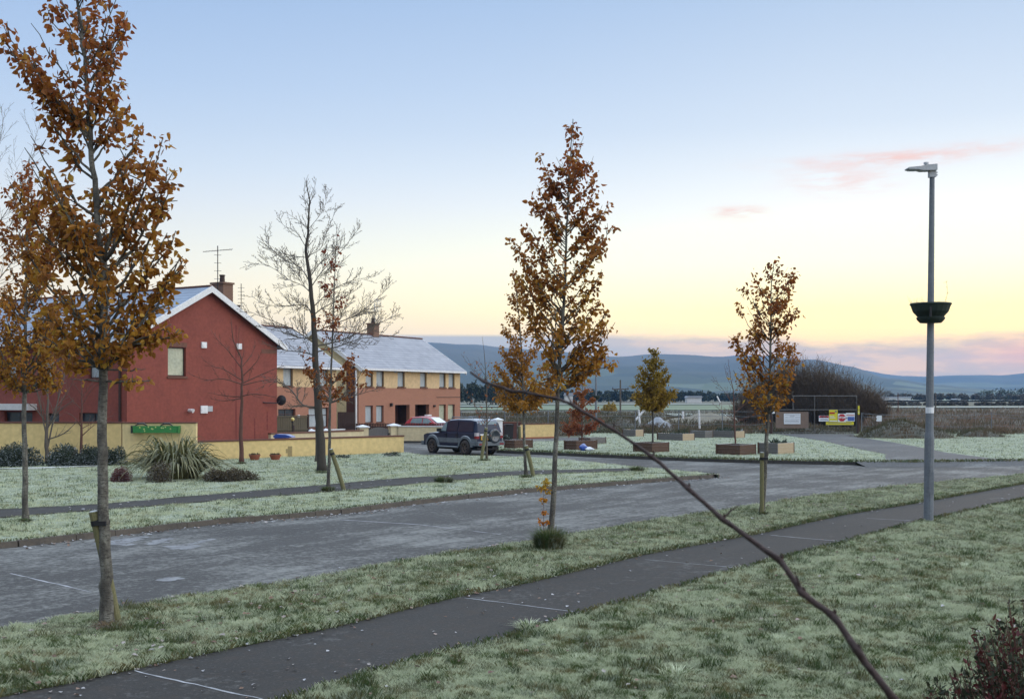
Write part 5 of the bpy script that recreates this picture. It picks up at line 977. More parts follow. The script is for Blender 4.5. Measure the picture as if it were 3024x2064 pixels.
wall_run('garden_wall', 'cream garden wall with brown coping behind the low yellow wall', (a0.x, 60.5), (a1.x, 66), .98, .2, 'cream_render', 'coping_brown')
def fy(x, Y): return ((x - CX) * Y / F, Y)
def pier(x0, x1, Y, h_, label, mat='cream_render'):
    X0, X1 = fy(x0, Y)[0], fy(x1, Y)[0]; w_ = X1 - X0; t = thing('gate_pier', label, 'pier', ((X0 + X1) / 2, Y, 0), .45, 'gate piers in front of the brick houses'); boxes('shaft', mat, t, (-w_ * .38, w_ * .38, -w_ * .38, w_ * .38, -.05, h_)); mb = MB(); k_ = w_ * .47
    mb.add([(-k_, -k_, h_), (k_, -k_, h_), (k_, k_, h_), (-k_, k_, h_), (-k_, -k_, h_ + .07), (k_, -k_, h_ + .07), (k_, k_, h_ + .07), (-k_, k_, h_ + .07), (0, 0, h_ + .19)], [(3, 2, 1, 0), (0, 1, 5, 4), (1, 2, 6, 5), (2, 3, 7, 6), (3, 0, 4, 7), (4, 5, 8), (5, 6, 8), (6, 7, 8), (7, 4, 8)]); mb.build('cap', 'white_cap', t)
pier(1053, 1089, 72, 1.0, 'cream pier left of the grey arched gate'); pier(1145, 1181, 73.5, 1.05, 'cream pier between the arched gate and long cream wall'); pier(953, 972, 68.5, .88, 'short cream pier left of the grey wall'); pier(908, 932, 67.5, .88, 'short cream pier beside the board fence'); pier(1456, 1484, 72, 1.45, 'tall white pier at the right side of the parked vehicle', 'white_paint')
wall_run('garden_wall', 'long cream wall with white coping behind the parked vehicle', fy(1176, 73.2), fy(1460, 72.2), 1.02, .22, 'cream_render', 'white_cap', .06, plinth=('kerb_dark', .12))
wall_run('garden_wall', 'grey rendered low wall left of the black iron gate', fy(930, 70), fy(1018, 72.5), .85, .2, 'grey_render', 'white_cap', .06)
a, b_ = fy(1017, 72.3), fy(1056, 72); t = thing('iron_gate', 'black iron bar gate leaning ajar beside the cream pier', 'gate', (*a, 0), -.25); mb = MB()
for i in range(9): mb.tube([(i * .1, 0, .05), (i * .1, 0, .82)], .011, 5)
mb.build('bars', 'dark_metal', t); mb = MB(); mb.tube([(0, 0, .82), (.82, 0, .7)], .022, 6); mb.tube([(0, 0, .12), (.82, 0, .1)], .02, 6); mb.tube([(0, 0, .15), (.82, 0, .68)], .018, 6); mb.build('rails', 'dark_metal', t)
a, b_ = Vector(fy(1088, 72.4)), Vector(fy(1148, 73.2)); t = thing('arched_gate', 'grey weathered wooden gate with an arched top', 'gate', (*a, 0), math.atan2(b_.y - a.y, b_.x - a.x)); Lg = (b_ - a).length; n = 13
for i in range(n):
    f0, f1 = i / n, (i + 1) / n; ht = .84 + .16 * math.sin(math.pi * (f0 + f1) / 2); boxes('board', 'grey_wood', t, (Lg * f0 + .004, Lg * f1 - .004, 0, .03, .08, ht))
boxes('rail', 'dark_brown', t, (0, Lg, .032, .07, .2, .28), (0, Lg, .032, .07, .66, .74)); boxes('latch', 'dark_metal', t, (Lg - .06, Lg + .05, -.06, -.002, .5, .62))
a, b_ = Vector(fy(1012, 77)), Vector(fy(1330, 77)); L = (b_ - a).length; t = thing('picket_fence', 'dark brown wooden picket fence in front of the brick house', 'fence', (*a, 0), math.atan2(b_.y - a.y, b_.x - a.x)); mb = MB(); n = int(L / .11)
for i in range(n): x = i * .11; mb.extr([(x, 0), (x + .085, 0), (x + .085, 1.12), (x + .042, 1.17), (x, 1.12)], 0, .02)
mb.build('pickets', 'dark_brown', t); boxes('rail', 'dark_brown', t, (0, L, .022, .06, .25, .34), (0, L, .022, .06, .85, .94)); boxes('post', 'dark_brown', t, *[(x, x + .09, .062, .15, 0, 1.05) for x in np.arange(0, L, 1.8)])
a, b_ = Vector(fy(815, 66)), Vector(fy(908, 67.4)); L = (b_ - a).length; t = thing('board_fence', 'mossy olive brown board fence right of the red house', 'fence', (*a, 0), math.atan2(b_.y - a.y, b_.x - a.x))
for i in range(int(L / .15)): boxes('board', 'board_wood', t, (i * .15, i * .15 + .143, U(0, .006), .03, .02, 1.78))
boxes('rail', 'board_wood', t, (0, L, -.05, -.003, 1.0, 1.09)); boxes('rail', 'board_wood', t, (0, L, -.04, .06, 1.79, 1.86)); boxes('post', 'dark_brown', t, (L + .01, L + .1, -.04, .06, 0, 1.92), (L * .52, L * .52 + .08, -.1, -.052, 0, 1.3))
p_ = wp(865, 1238, 65.7); t = thing('garden_lantern', 'round pale yellow lantern on a dark post before the board fence', 'lantern', (p_.x, 65.6, 0)); mb = MB(); mb.lathe([(.01, -.11), (.06, -.09), (.105, -.03), (.11, 0), (.1, .055), (.055, .1), (.01, .11)], 16, Matrix.Translation((0, 0, p_.z))); plain('lantern_yellow', (.72, .62, .22), (.64, .54, .2), 5, .5); mb.build('globe', 'lantern_yellow', t, smooth=True); mb = MB(); mb.tube([(0, 0, 0), (0, 0, p_.z - .1)], .03, 8); mb.lathe([(.03, 0), (.08, .02), (.07, .06), (.03, .08)], 10, Matrix.Translation((0, 0, p_.z - .2))); mb.build('post', 'dark_metal', t)
a = fy(997, 81.2); t = thing('side_gate', 'dark brown side gate in the gap between the two brick houses', 'gate', (*a, 0), .3)
for i in range(8): boxes('board', 'dark_brown', t, (i * .15, i * .15 + .145, 0, .03, 0, 1.85))
boxes('rail', 'dark_brown', t, (0, 1.2, .032, .07, .3, .4), (0, 1.2, .032, .07, 1.5, 1.6))
wall_run('garden_wall', 'dark brown wall behind the shrub right of the parked vehicle', fy(1484, 79.2), fy(1537, 79.6), 1.12, .2, 'brick_dark', 'coping_brown')
wall_run('garden_wall', 'isolated yellow wall with a brick red base by the timber beds', fy(1537, 79.5), fy(1640, 81), 1.0, .22, 'yellow_render', 'coping', .05, plinth=('terracotta', .1))
boxes('utility_box', 'dark_metal', None, (0, 0, 0, 0, 0, 0)); bpy.data.objects.remove(bpy.data.objects['utility_box'])
a = fy(1502, 78.2); t = thing('wheelie_bin', 'dark wheelie bin standing by the brown wall', 'bin', (*a, 0), .2); mb = MB(); mb.extr([(-.24, .08), (.24, .08), (.3, .98), (-.3, .98)], -.3, .3); mb.build('body', 'dark_metal', t); mb = MB(); mb.extr([(-.33, .985), (.33, .985), (.3, 1.07), (-.28, 1.07)], -.34, .36); mb.build('lid', 'dark_metal', t); mb = MB()
for s_ in (-1, 1): mb.lathe([(0, -.03), (.11, -.03), (.11, .03), (0, .03)], 12, Matrix.Translation((s_ * .22, .31, .11)) @ Matrix.Rotation(math.pi / 2, 4, 'Y'))
mb.build('wheels', 'tyre', t)
# blue bin on its side behind the low wall
a = fy(832, 57.6); t = thing('wheelie_bin', 'bright blue bin showing over the low yellow wall beside the red house', 'bin', (*a, 0), -.1); mb = MB(); mb.extr([(-.22, .05), (.22, .05), (.30, .92), (-.30, .92)], -.28, .28); mb.build('body', 'blue_plastic', t); mb = MB(); mb.extr([(-.34, .925), (.62, .925), (.60, .98), (.3, 1.08), (-.2, 1.1), (-.34, 1.02)], -.33, .33); mb.build('lid', 'blue_plastic', t); mb = MB(); mb.tube([(-.3, .36, .9), (.3, .36, .9)], .02, 6); mb.build('handle', 'blue_plastic', t)
# green trough on the tall wall
x0_, x1_ = fy(396, 50)[0], fy(526, 50)[0]; t = thing('wall_trough', 'bright green planting trough fixed to the yellow wall', 'trough', (x0_, 49.86, 1.42)); L = x1_ - x0_
mb = MB(); mb.extr([(0, 0), (L, 0), (L + .02, .3), (-.02, .3)], 0, .28); mb.build('box', 'trough_green', t); boxes('end_board', 'planter_green', t, (-.1, -.025, -.02, .29, -.02, .31)); boxes('end_board', 'trough_green', t, (L + .025, L + .07, -.02, .29, -.02, .31)); mb = MB()
for xx in (.32, L - .5): mb.tube([(xx - .28, .1, .3), (xx - .1, .1, .4), (xx + .1, .1, .41), (xx + .28, .1, .3)], [.02, .05, .05, .02], 6)
mb.build('soil_mound', 'soil', t); mb = MB()
for i in range(12): xx = U(.2, L - .2); mb.lathe([(.0, -.003), (.035, -.002), (.0, .0)], 7, Matrix.Translation((xx, -.003, U(.06, .26))) @ Matrix.Rotation(math.pi / 2, 4, 'X'))
plain('trough_dots', (.4, .55, .1), (.5, .5, .3), 5, .6); tag(mb.build('painted_flowers', 'trough_dots', t), kind='stuff')
def pot(x, yb, w_px, label, mat='terracotta'):
    X, Y = gp(x, yb, LZ); r_ = w_px * Y / F / 2; t = thing('flower_pot', label, 'flower pot', (X, Y, LZ), group='terracotta pots on the lawn'); mb = MB(); mb.lathe([(0, 0), (r_ * .68, 0), (r_ * .95, r_ * .75), (r_ * 1.02, r_ * .76), (r_ * 1.02, r_ * .92), (r_ * .9, r_ * .92), (r_ * .86, r_ * .8), (0, r_ * .8)], 18); mb.build('pot_body', mat, t); mb = MB()
    for i in range(70): a = U(0, 6.28); q_ = r_ * .85 * random.random() ** .5; p_ = Vector((math.cos(a) * q_, math.sin(a) * q_, r_ * .8)); mb.leaf(p_, Vector((random.gauss(0, .5), random.gauss(0, .5), 1)), rv(), r_ * U(.25, .55), r_ * .2, random.random(), random.random(), .2)
    mb.build('plant', 'shrub_brown', t, attrs=True)
pot(752, 1358, 34, 'low terracotta bowl nearest the small bare tree'); pot(813, 1358, 34, 'right hand terracotta bowl against the low yellow wall')

# ------------------------------------------------------------------ timber beds
def bed(xc, yb, xl, xr, h_, ml, mr, label, soil=True, plants=0):
    """corner nearest the viewer at (xc, yb); xl / xr are the outer ends of its two visible sides"""
    X, Y = gp(xc, yb, KZ); th = math.radians(43); a = (xc - xl) * Y / F / math.sin(th + .1) * 1.02; b_ = (xr - xc) * Y / F / math.cos(th) * 1.02
    da_ = Vector((-math.sin(th), math.cos(th))); db = Vector((math.cos(th), math.sin(th))); t = thing('raised_bed', label, 'raised bed', (X, Y, KZ), th, 'timber raised beds on the grass'); hh = h_ * Y / F; w_ = .05; n = 3
    # local x along the right-hand side (db), local y along the left-hand side (da_)
    for nm, mt, bx_ in (('side_board', ml, lambda i: (0, w_, 0, a)), ('side_board', mr, lambda i: (w_ + .002, b_, 0, w_)), ('side_board', ml, lambda i: (b_ - w_, b_, w_ + .002, a)), ('side_board', mr, lambda i: (w_ + .002, b_ - w_ - .002, a - w_, a))):
        mb = MB()
        for i in range(n): x0_, x1_, y0_, y1_ = bx_(i); mb.box(x0_, x1_, y0_, y1_, -.04 + (hh + .04) * i / n + (.004 if i else 0), -.04 + (hh + .04) * (i + 1) / n)
        mb.build(nm, mt, t)
    boxes('corner_post', 'planter_dark', t, (b_ + .003, b_ + .06, -.01, .05, -.04, hh + .02)); boxes('corner_post', 'planter_dark', t, (-.06, -.003, a - .06, a, -.04, hh + .02))
    boxes('soil', 'soil', t, (w_ + .004, b_ - w_ - .004, w_ + .004, a - w_ - .004, 0, hh * .88))
    if plants:
        mb = MB()
        for i in range(plants): p_ = Vector((U(.1, b_ - .1), U(.1, a - .1), hh * .86)); mb.leaf(p_, Vector((random.gauss(0, .5), random.gauss(0, .5), 1)), rv(), U(.1, .4), .09, random.random(), random.random(), .2)
        tag(mb.build('plants', 'hedge_leaf', t, attrs=True), kind='stuff')
bed(1926, 1336, 1873, 1980, 28, 'planter_dark', 'planter_dark', 'dark timber bed under the yellow green tree')
bed(2185, 1344, 2122, 2241, 30, 'planter_dark', 'planter_dark', 'nearest dark timber bed holding the bare reddish sapling')
bed(2296, 1341, 2246, 2357, 32, 'planter_grey', 'planter_pale', 'grey and pale timber bed behind the staked tree trunk', plants=40)
bed(2015, 1301, 1945, 2055, 20, 'planter_grey', 'planter_pale', 'long grey timber bed behind the yellow green tree', plants=20)
bed(2082, 1293, 2040, 2108, 20, 'planter_grey', 'planter_grey', 'grey timber bed between two longer beds at the back')
bed(2172, 1293, 2106, 2204, 20, 'planter_grey', 'planter_pale', 'back timber bed with dark plants left of the staked tree', plants=120)
bed(1876, 1289, 1839, 1902, 20, 'planter_grey', 'planter_pale', 'small grey timber bed near the spoil bank')
bed(1742, 1311, 1710, 1791, 18, 'planter_dark', 'planter_grey', 'half hidden timber bed behind the bed with the bags')
bed(1702, 1329, 1666, 1765, 27, 'planter_dark', 'planter_dark', 'dark timber bed with white and blue bags against it')
bed(1520, 1324, 1488, 1571, 24, 'planter_dark', 'planter_dark', 'dark timber bed just right of the parked vehicle')
X, Y = gp(1732, 1331, KZ)
for lbl, mt, ox, rx, rz in (('white plastic bag slumped against the dark timber bed', 'bag_white', .12, .26, .2), ('blue plastic bag beside the white one on the timber bed', 'blue_plastic', -.16, .22, .36)):
    mb = MB(); V = []; n, k_ = 14, 9
    for j in range(k_ + 1):
        f = j / k_; r_ = rx * math.sin(math.pi * min(1, .12 + f * .86)) ** .7
        for i in range(n): a = 6.283 * i / n; q_ = r_ * (1 + .16 * math.sin(3 * a + f * 5) + .1 * math.sin(7 * a - f * 9)); V.append((math.cos(a) * q_, math.sin(a) * q_ * .8, f * rz * (1 + .1 * math.sin(a * 2))))
    mb.add(V, [(j * n + i, j * n + (i + 1) % n, (j + 1) * n + (i + 1) % n, (j + 1) * n + i) for j in range(k_) for i in range(n)] + [tuple(range(n - 1, -1, -1)), tuple(k_ * n + i for i in range(n))]); o = mb.build('plastic_bag', mt, smooth=True); o.location = (X + ox, Y, KZ); tag(o, lbl, 'bag')
mb = MB(); mb.lathe([(0, 0), (.09, .01), (.12, .05), (.08, .09), (0, .1)], 9); o = mb.build('litter_lump', 'white_plastic', smooth=True); o.location = (*gp(861, 1526), 0); o.scale = (1.5, 1, .8); tag(o, 'white crumpled litter in the gutter by the kerb', 'litter')

# ------------------------------------------------------------------ lamp post, planter, poles
Xl, Yl = gp(2742, 1538, LZ); t = thing('street_lamp', 'tall grey street lamp post at the edge of the near path', 'street lamp', (Xl, Yl, LZ)); top = wp(2752, 522, Yl).z - LZ; ln = .085; lx = lambda z: ln * z / top
mb = MB(); mb.tube([(lx(z), 0, z) for z in (-.05, .05, 1.95, 2.02, 2.1, top)], [.118, .114, .112, .104, .094, .058], 12); mb.build('pole', 'galvanised', t); z = wp(0, 1211, Yl).z - LZ; mb = MB(); mb.tube([(lx(z), 0, z - .07), (lx(z), 0, z + .07)], .095, 12); mb.build('sticker_band', 'sticker', t)
mb = MB(); mb.box(-.012, .012, -.006, .0, -.45, .45, Matrix.Translation((0, -.115, .95))); mb.box(-.06, .06, -.004, 0, -.26, .26, Matrix.Translation((0.02, -.111, .9))); mb.build('service_door', 'galvanised', t)
hd = MB(); tx = lx(top); hd.box(tx - .075, tx + .075, -.07, .07, top - .02, top + .13); hd.box(tx + .076, tx + .12, -.03, .03, top + .02, top + .05); hd.box(tx + .076, tx + .12, -.03, .03, top + .08, top + .11); hd.build('bracket', 'lamp_grey', t)
hd = MB(); zc = top + .135; pr = [(.08, zc), (-.26, zc - .008), (-.36, zc + .016), (-.58, zc + .02), (-.61, zc + .04), (-.59, zc + .065), (-.31, zc + .09), (-.2, zc + .12), (.08, zc + .145)]; hd.extr([(x + tx, z_) for x, z_ in pr], -.13, .13); hd.build('lamp_head', 'lamp_grey', t); hd = MB(); hd.box(tx - .56, tx - .38, -.1, .1, zc + .002, zc + .014); hd.build('lens', 'glass_curtain', t); hd = MB(); hd.lathe([(.03, 0), (.03, .03), (.06, .035), (.06, .08), (0, .09)], 10, Matrix.Translation((tx - .14, 0, zc + .12))); hd.build('photocell', 'lamp_grey', t)
def post_planter(X, Y, z, r_, label, seed=1):
    t = thing('post_planter', label, 'planter', (X, Y, z)); mb = MB(); h_ = r_ * .84; mb.lathe([(.1, -.02), (r_ * .52, -.02), (r_ * .66, .05), (r_ * .70, .10), (r_ * .64, .12), (r_ * .66, .135), (r_ * .86, h_ * .62), (r_ * .97, h_), (r_ * 1.02, h_ + .02), (r_ * 1.0, h_ + .05), (r_ * .93, h_ + .04), (r_ * .9, h_ - .03), (.06, h_ - .03)], 20); mb.build('bowl', 'planter_green', t); boxes('clip', 'dark_metal', t, (-.17, -.12, -r_ * .88, -r_ * .80, .1, h_ * .86)); mb = MB()
    for i in range(90):
        a = U(0, 6.28); q_ = U(.3, .9) * r_; p_ = Vector((math.cos(a) * q_, math.sin(a) * q_, h_ - .03)); hh = U(.02, .12) + (.18 if math.cos(a) < -.5 else 0) * random.random(); e = p_ + Vector((random.gauss(0, .05) - (.08 if math.cos(a) < -.5 else 0), random.gauss(0, .05), hh)); mb.tube([p_, (p_ + e) / 2 + rv(.01), e], [.004, .003, .0015], 3)
    P = [Vector((r_ * .72, 0, h_ - .03)), Vector((r_ * .78, 0, h_ + .16)), Vector((r_ * .86, 0, h_ + .3)), Vector((r_ * .84, 0, h_ + .46)), Vector((r_ * .78, 0, h_ + .55))]; mb.tube(P, [.003] * 5, 4)
    for p_ in P[1:]:
        for q_ in range(5): mb.tube([p_, p_ + rv(.025)], [.003, .002], 3)
    tag(mb.build('dry_stems', 'bark_twig', t), kind='stuff'); return t
zb_ = wp(0, 951, Yl).z; post_planter(Xl + lx(zb_), Yl, zb_, .465, 'dark green bowl planter with dry stems clamped high on the lamp post')
p_ = wp(1760, 1240, 105); t = thing('street_lamp', 'distant thin lamp post above the crimson tree', 'street lamp', (p_.x, 105, 0)); zt = wp(0, 1078, 105).z; mb = MB(); mb.tube([(0, 0, -.1), (0, 0, zt)], [.11, .06], 8); mb.build('pole', 'galvanised', t); boxes('lamp_head', 'lamp_grey', t, (-.6, .05, -.1, .1, zt - .02, zt + .1))
post_planter(p_.x, 105, wp(0, 1181, 105).z, .42, 'small dark bowl planter on the distant lamp post')
def utility_pole(x, yt, Y, label, arm=True, r_=.13, mat='bark_twig'):
    zt = wp(0, yt, Y).z; t = thing('utility_pole', label, 'pole', ((x - CX) * Y / F, Y, 0)); mb = MB(); mb.tube([(0, 0, -.1), (0, 0, zt)], [r_, r_ * .75], 7); mb.build('pole', mat, t)
    if arm: boxes('crossarm', mat, t, (-1.1, 1.1, -.06, .06, zt - 1.3, zt - 1.15)); mb = MB(); [mb.tube([(x_, 0, zt - 1.15), (x_, 0, zt - .95)], .05, 5) for x_ in (-1, 0, 1)]; mb.build('insulators', 'dark_metal', t)
utility_pole(1832, 1122, 150, 'wooden utility pole with crossarm left of the gold tree'); utility_pole(2652, 1160, 160, 'pinkish thin pole on the plain left of the lamp post', False, .07, 'bark_red'); utility_pole(2763, 1160, 170, 'leaning pole right behind the lamp post', False, .1, 'bark_twig')
def white_pole(a, b_, Y, r_, label): 
    p0, p1 = wp(*a, Y), wp(*b_, Y); mb = MB(); mb.tube([Vector((0, 0, 0)), p1 - p0], r_, 7); o = mb.build('white_pole', 'white_paint'); o.location = p0; tag(o, label, 'pole')
white_pole((1877, 1240), (1914, 1198), 105, .1, 'white pole leaning diagonally beside the gravel heap'); white_pole((1890, 1262), (1886, 1210), 104, .09, 'short upright white pole under the diagonal one'); white_pole((2017, 1236), (2017, 1214), 104, .1, 'stubby white marker post behind the sandy bank'); white_pole((2066, 1265), (2064, 1211), 92, .08, 'grey white post left of the bare sapling'); white_pole((2126, 1188), (2117, 1170), 150, .1, 'tilted white stick poking above the bare sapling')

# ------------------------------------------------------------------ site gate with its signs, wire fence
GY = 85.0; gx = lambda x: (x - CX) * GY / F; gz = lambda y: H - (y - HY) * GY / F
t = thing('site_gate', 'wide dark mesh site gate with plywood sheet and tall wire top', 'gate', (gx(2277), GY, 0)); W_ = gx(2534) - gx(2277); lo = lambda x: gx(x) - gx(2277)
for x in (-.28, 0, W_): mb = MB(); mb.box(x - .09, x + .09, -.09, .09, -.1, gz(1192 if x > 1 else 1200)); mb.build('post', 'dark_brown', t)
fr = MB(); zt, zm, zl = gz(1169), gz(1210), .25
for x in (.12, W_ / 2, W_ - .12): fr.tube([(x, 0, zl), (x, 0, zt if x > 1 else zm)], .025, 6)
for z_, x0_ in ((zt, lo(2340)), (zm, .1), (zl, .1)): fr.tube([(x0_, 0, z_), (W_ - .1, 0, z_)], .03, 6)
fr.tube([(lo(2342), 0, zm), (lo(2342), 0, zt)], .03, 6); fr.build('frame', 'grey_wood', t); wm = MB()
for i in range(44): x = .15 + (W_ - .3) * i / 43; wm.tube([(x, .02, zl), (x, .02, zt if x > lo(2345) else zm)], .008, 3)
for i in range(22): z_ = zl + (zt - zl) * i / 21; wm.tube([(.15 if z_ < zm else lo(2345), .02, z_), (W_ - .15, .02, z_)], .008, 3)
wm.build('wire_mesh', 'dark_metal', t); boxes('plywood_sheet', 'plywood', t, (lo(2290), lo(2387), -.07, -.045, gz(1264), gz(1216)))
def sign(name, label, x0_, x1_, y0_, y1_, mat, rows=(), dy=0.0):
    t = thing(name, label, 'sign', (gx(x0_), GY - .10 - dy, gz(y1_))); w_ = gx(x1_) - gx(x0_); h_ = gz(y0_) - gz(y1_); boxes('board', mat, t, (0, w_, 0, .012, 0, h_))
    for a, b_, c, e, m_ in rows: boxes('print', m_, t, (w_ * a, w_ * b_, -.006, -.002, h_ * c, h_ * e))
    return t, w_, h_
ink = 'sign_ink'; sign('notice_board', 'large white notice board with lines of print on the plywood', 2314, 2363, 1221, 1252, 'sign_white', [(.06, .94, .88, .91, ink), (.35, .65, .76, .79, ink), (.06, .28, .62, .65, ink), (.32, .62, .62, .65, ink), (.66, .95, .62, .65, ink), (.06, .94, .42, .445, ink), (.06, .88, .3, .325, ink), (.06, .92, .2, .225, ink)])
sign('warning_sign', 'white sign with red danger panel left of the yellow one', 2417, 2447, 1227, 1244, 'sign_white', [(.04, .96, .64, .96, 'sign_red'), (.2, .45, .7, .9, 'sign_white'), (.55, .8, .7, .9, 'sign_white'), (.15, .85, .4, .46, ink), (.1, .9, .2, .26, ink)])
sign('warning_sign', 'tall yellow sign with a red band and white print', 2447, 2472, 1210, 1245, 'sign_yellow', [(.05, .68, .66, .8, 'sign_red'), (.7, .9, .8, .92, ink), (.08, .6, .42, .47, 'sign_white'), (.08, .75, .3, .35, 'sign_white'), (.04, .96, .02, .1, 'sign_white')], .03)
ts, w_, h_ = sign('stop_sign', 'red octagon STOP sign on a white square board', 2473, 2497, 1221, 1245.5, 'sign_white', (), .02); mb = MB(); mb.lathe([(0, 0), (h_ * .47, 0), (h_ * .47, .004), (0, .004)], 8, Matrix.Translation((w_ / 2, -.003, h_ / 2)) @ Matrix.Rotation(math.pi / 2, 4, 'X') @ Matrix.Rotation(math.pi / 8, 4, 'Z')); mb.build('octagon', 'sign_red', ts)
fc = bpy.data.curves.new('lettering', 'FONT'); fc.body = 'STOP'; fc.size = h_ * .36; fc.align_x = 'CENTER'; fc.align_y = 'CENTER'; fc.extrude = .001; fc.offset = .008; fc.materials.append(M['sign_white']); ft = bpy.data.objects.new('tmp', fc); C.objects.link(ft); bpy.context.view_layer.update(); lm_ = bpy.data.meshes.new_from_object(ft.evaluated_get(bpy.context.evaluated_depsgraph_get())); bpy.data.objects.remove(ft); fo = bpy.data.objects.new('lettering', lm_); C.objects.link(fo); fo.parent = ts; fo.location = (w_ / 2, -.011, h_ / 2); fo.rotation_euler = (math.pi / 2, 0, 0)
sign('warning_sign', 'white over blue sign at the right end of the row', 2497, 2523, 1219, 1244, 'sign_white', [(.05, .95, .66, .8, 'sign_pink'), (.2, .97, .08, .54, 'sign_blue'), (.04, .16, .3, .46, ink), (.3, .9, .3, .34, 'sign_white'), (.3, .8, .18, .22, 'sign_white')])
sign('warning_sign', 'long low yellow banner sign under the others', 2438, 2520, 1245.5, 1255, 'sign_yellow', [(.08, .92, .58, .72, ink), (.0, 1, .0, .08, ink)], .015)
sign('warning_sign', 'narrow white notice on the left gate post', 2278, 2287, 1196, 1221, 'sign_white', [(.15, .6, .5, .75, ink), (.15, .85, .3, .42, 'sign_blue')], .02); sign('warning_sign', 'narrow pale notice on the right gate post', 2532, 2537, 1198, 1224, 'sign_yellow', [(.2, .8, .2, .3, 'sign_white'), (.2, .8, .5, .6, ink)], .02)
t = thing('torn_notice', 'torn white notice hung on the fence right of the gate', 'sign', (gx(2611), 86.9, H - (1244 - HY) * 86.9 / F)); mb = MB(); s_ = 87 / F; mb.extr([(0, 2 * s_), (3 * s_, 0), (17 * s_, 0), (17 * s_, 17 * s_), (4 * s_, 17 * s_), (0, 13 * s_), (3 * s_, 8 * s_)], 0, .01); mb.build('board', 'sign_white', t)
def wire_fence(name, label, pts, Y, tops, step, sag=0.0, mat='galvanised'):
    X0, X1 = (pts[0] - CX) * Y / F, (pts[1] - CX) * Y / F; t = thing(name, label, 'fence', (X0, Y, 0)); L = X1 - X0; n = max(2, round(L / step)); wires = MB()
    for i in range(n + 1): mb = MB(); x = L * i / n; mb.tube([(x + random.gauss(0, .03), 0, -.1), (x, 0, tops[0] + .08)], .035, 6); mb.build('post', mat, t)
    for z_ in tops: wires.tube([(L * i / (n * 4), .03, z_ + random.gauss(0, .02) - sag * abs(math.sin(i / 4 * math.pi))) for i in range(n * 4 + 1)], .012, 4)
    for i in range(int(L / .14)): wires.tube([(i * .14, .03, .05), (i * .14, .03, tops[0])], .0035, 3, cap=False)
    wires.build('wires', mat, t)
wire_fence('wire_fence', 'long sagging wire fence between the houses and the gate', (1362, 2262), 88.5, (1.82, 1.45, .8, .3), 3.2, .06); wire_fence('wire_fence', 'broken wire fence running right from the gate', (2545, 3120), 88, (1.62, 1.4, .7), 4.5, .14)

# ------------------------------------------------------------------ vehicles (length along local -x = front)
def loft(mb, st, mirror=True):
    """st: list of (x, [(halfwidth, z), ...]) rings from the front to the back; each ring goes bottom to top"""
    n = len(st[0][1]); R_ = []
    for x, ring in st: R_.append([(x, -w_, z_) for w_, z_ in ring] + [(x, w_, z_) for w_, z_ in ring[::-1]])
    m_ = 2 * n; vs = [q_ for r_ in R_ for q_ in r_]; fs = [(i * m_ + k_, i * m_ + (k_ + 1) % m_, (i + 1) * m_ + (k_ + 1) % m_, (i + 1) * m_ + k_) for i in range(len(st) - 1) for k_ in range(m_)]
    fs += [tuple(range(m_ - 1, -1, -1)), tuple((len(st) - 1) * m_ + k_ for k_ in range(m_))]; mb.add(vs, fs)
def wheel(parent, x, y, r_, w_, rim='muddy_rim'):
    s_ = 1 if y > 0 else -1; Mx = Matrix.Translation((x, y, r_)) @ Matrix.Rotation(math.pi / 2, 4, 'X'); wh = MB(); wh.lathe([(r_ * .62, -w_ / 2), (r_ * .9, -w_ / 2), (r_, -w_ * .32), (r_, w_ * .32), (r_ * .9, w_ / 2), (r_ * .62, w_ / 2)], 28, Mx); o = wh.build('wheel', 'tyre', parent, smooth=True)
    rm = MB(); k_ = -s_; rm.lathe([(r_ * .64, k_ * w_ * .45), (r_ * .58, k_ * w_ * .40), (r_ * .5, k_ * w_ * .25), (r_ * .2, k_ * w_ * .3), (r_ * .14, k_ * w_ * .42), (0, k_ * w_ * .43)], 24, Mx)
    for i in range(6): a = 6.283 * i / 6; c = Vector((math.cos(a) * r_ * .36, math.sin(a) * r_ * .36, k_ * w_ * .36)); rm.box(-r_ * .2, r_ * .2, -r_ * .07, r_ * .07, -.015, .015, Mx @ Matrix.Translation(c) @ Matrix.Rotation(a, 4, 'Z'))
    rm.build('rim', rim, o)
def side_panels(mb, pts, y_of, s_):                       # flat polygon on the car's flank, pushed out along the flank
    n = len(pts); o_ = [(x, s_ * y_of(z_), z_) for x, z_ in pts]; i_ = [(x, s_ * (y_of(z_) - .02), z_) for x, z_ in pts]
    f = [tuple(range(n)) if s_ < 0 else tuple(range(n - 1, -1, -1))] + [(k_, (k_ + 1) % n, n + (k_ + 1) % n, n + k_) for k_ in range(n)]; mb.add(o_ + i_, f)
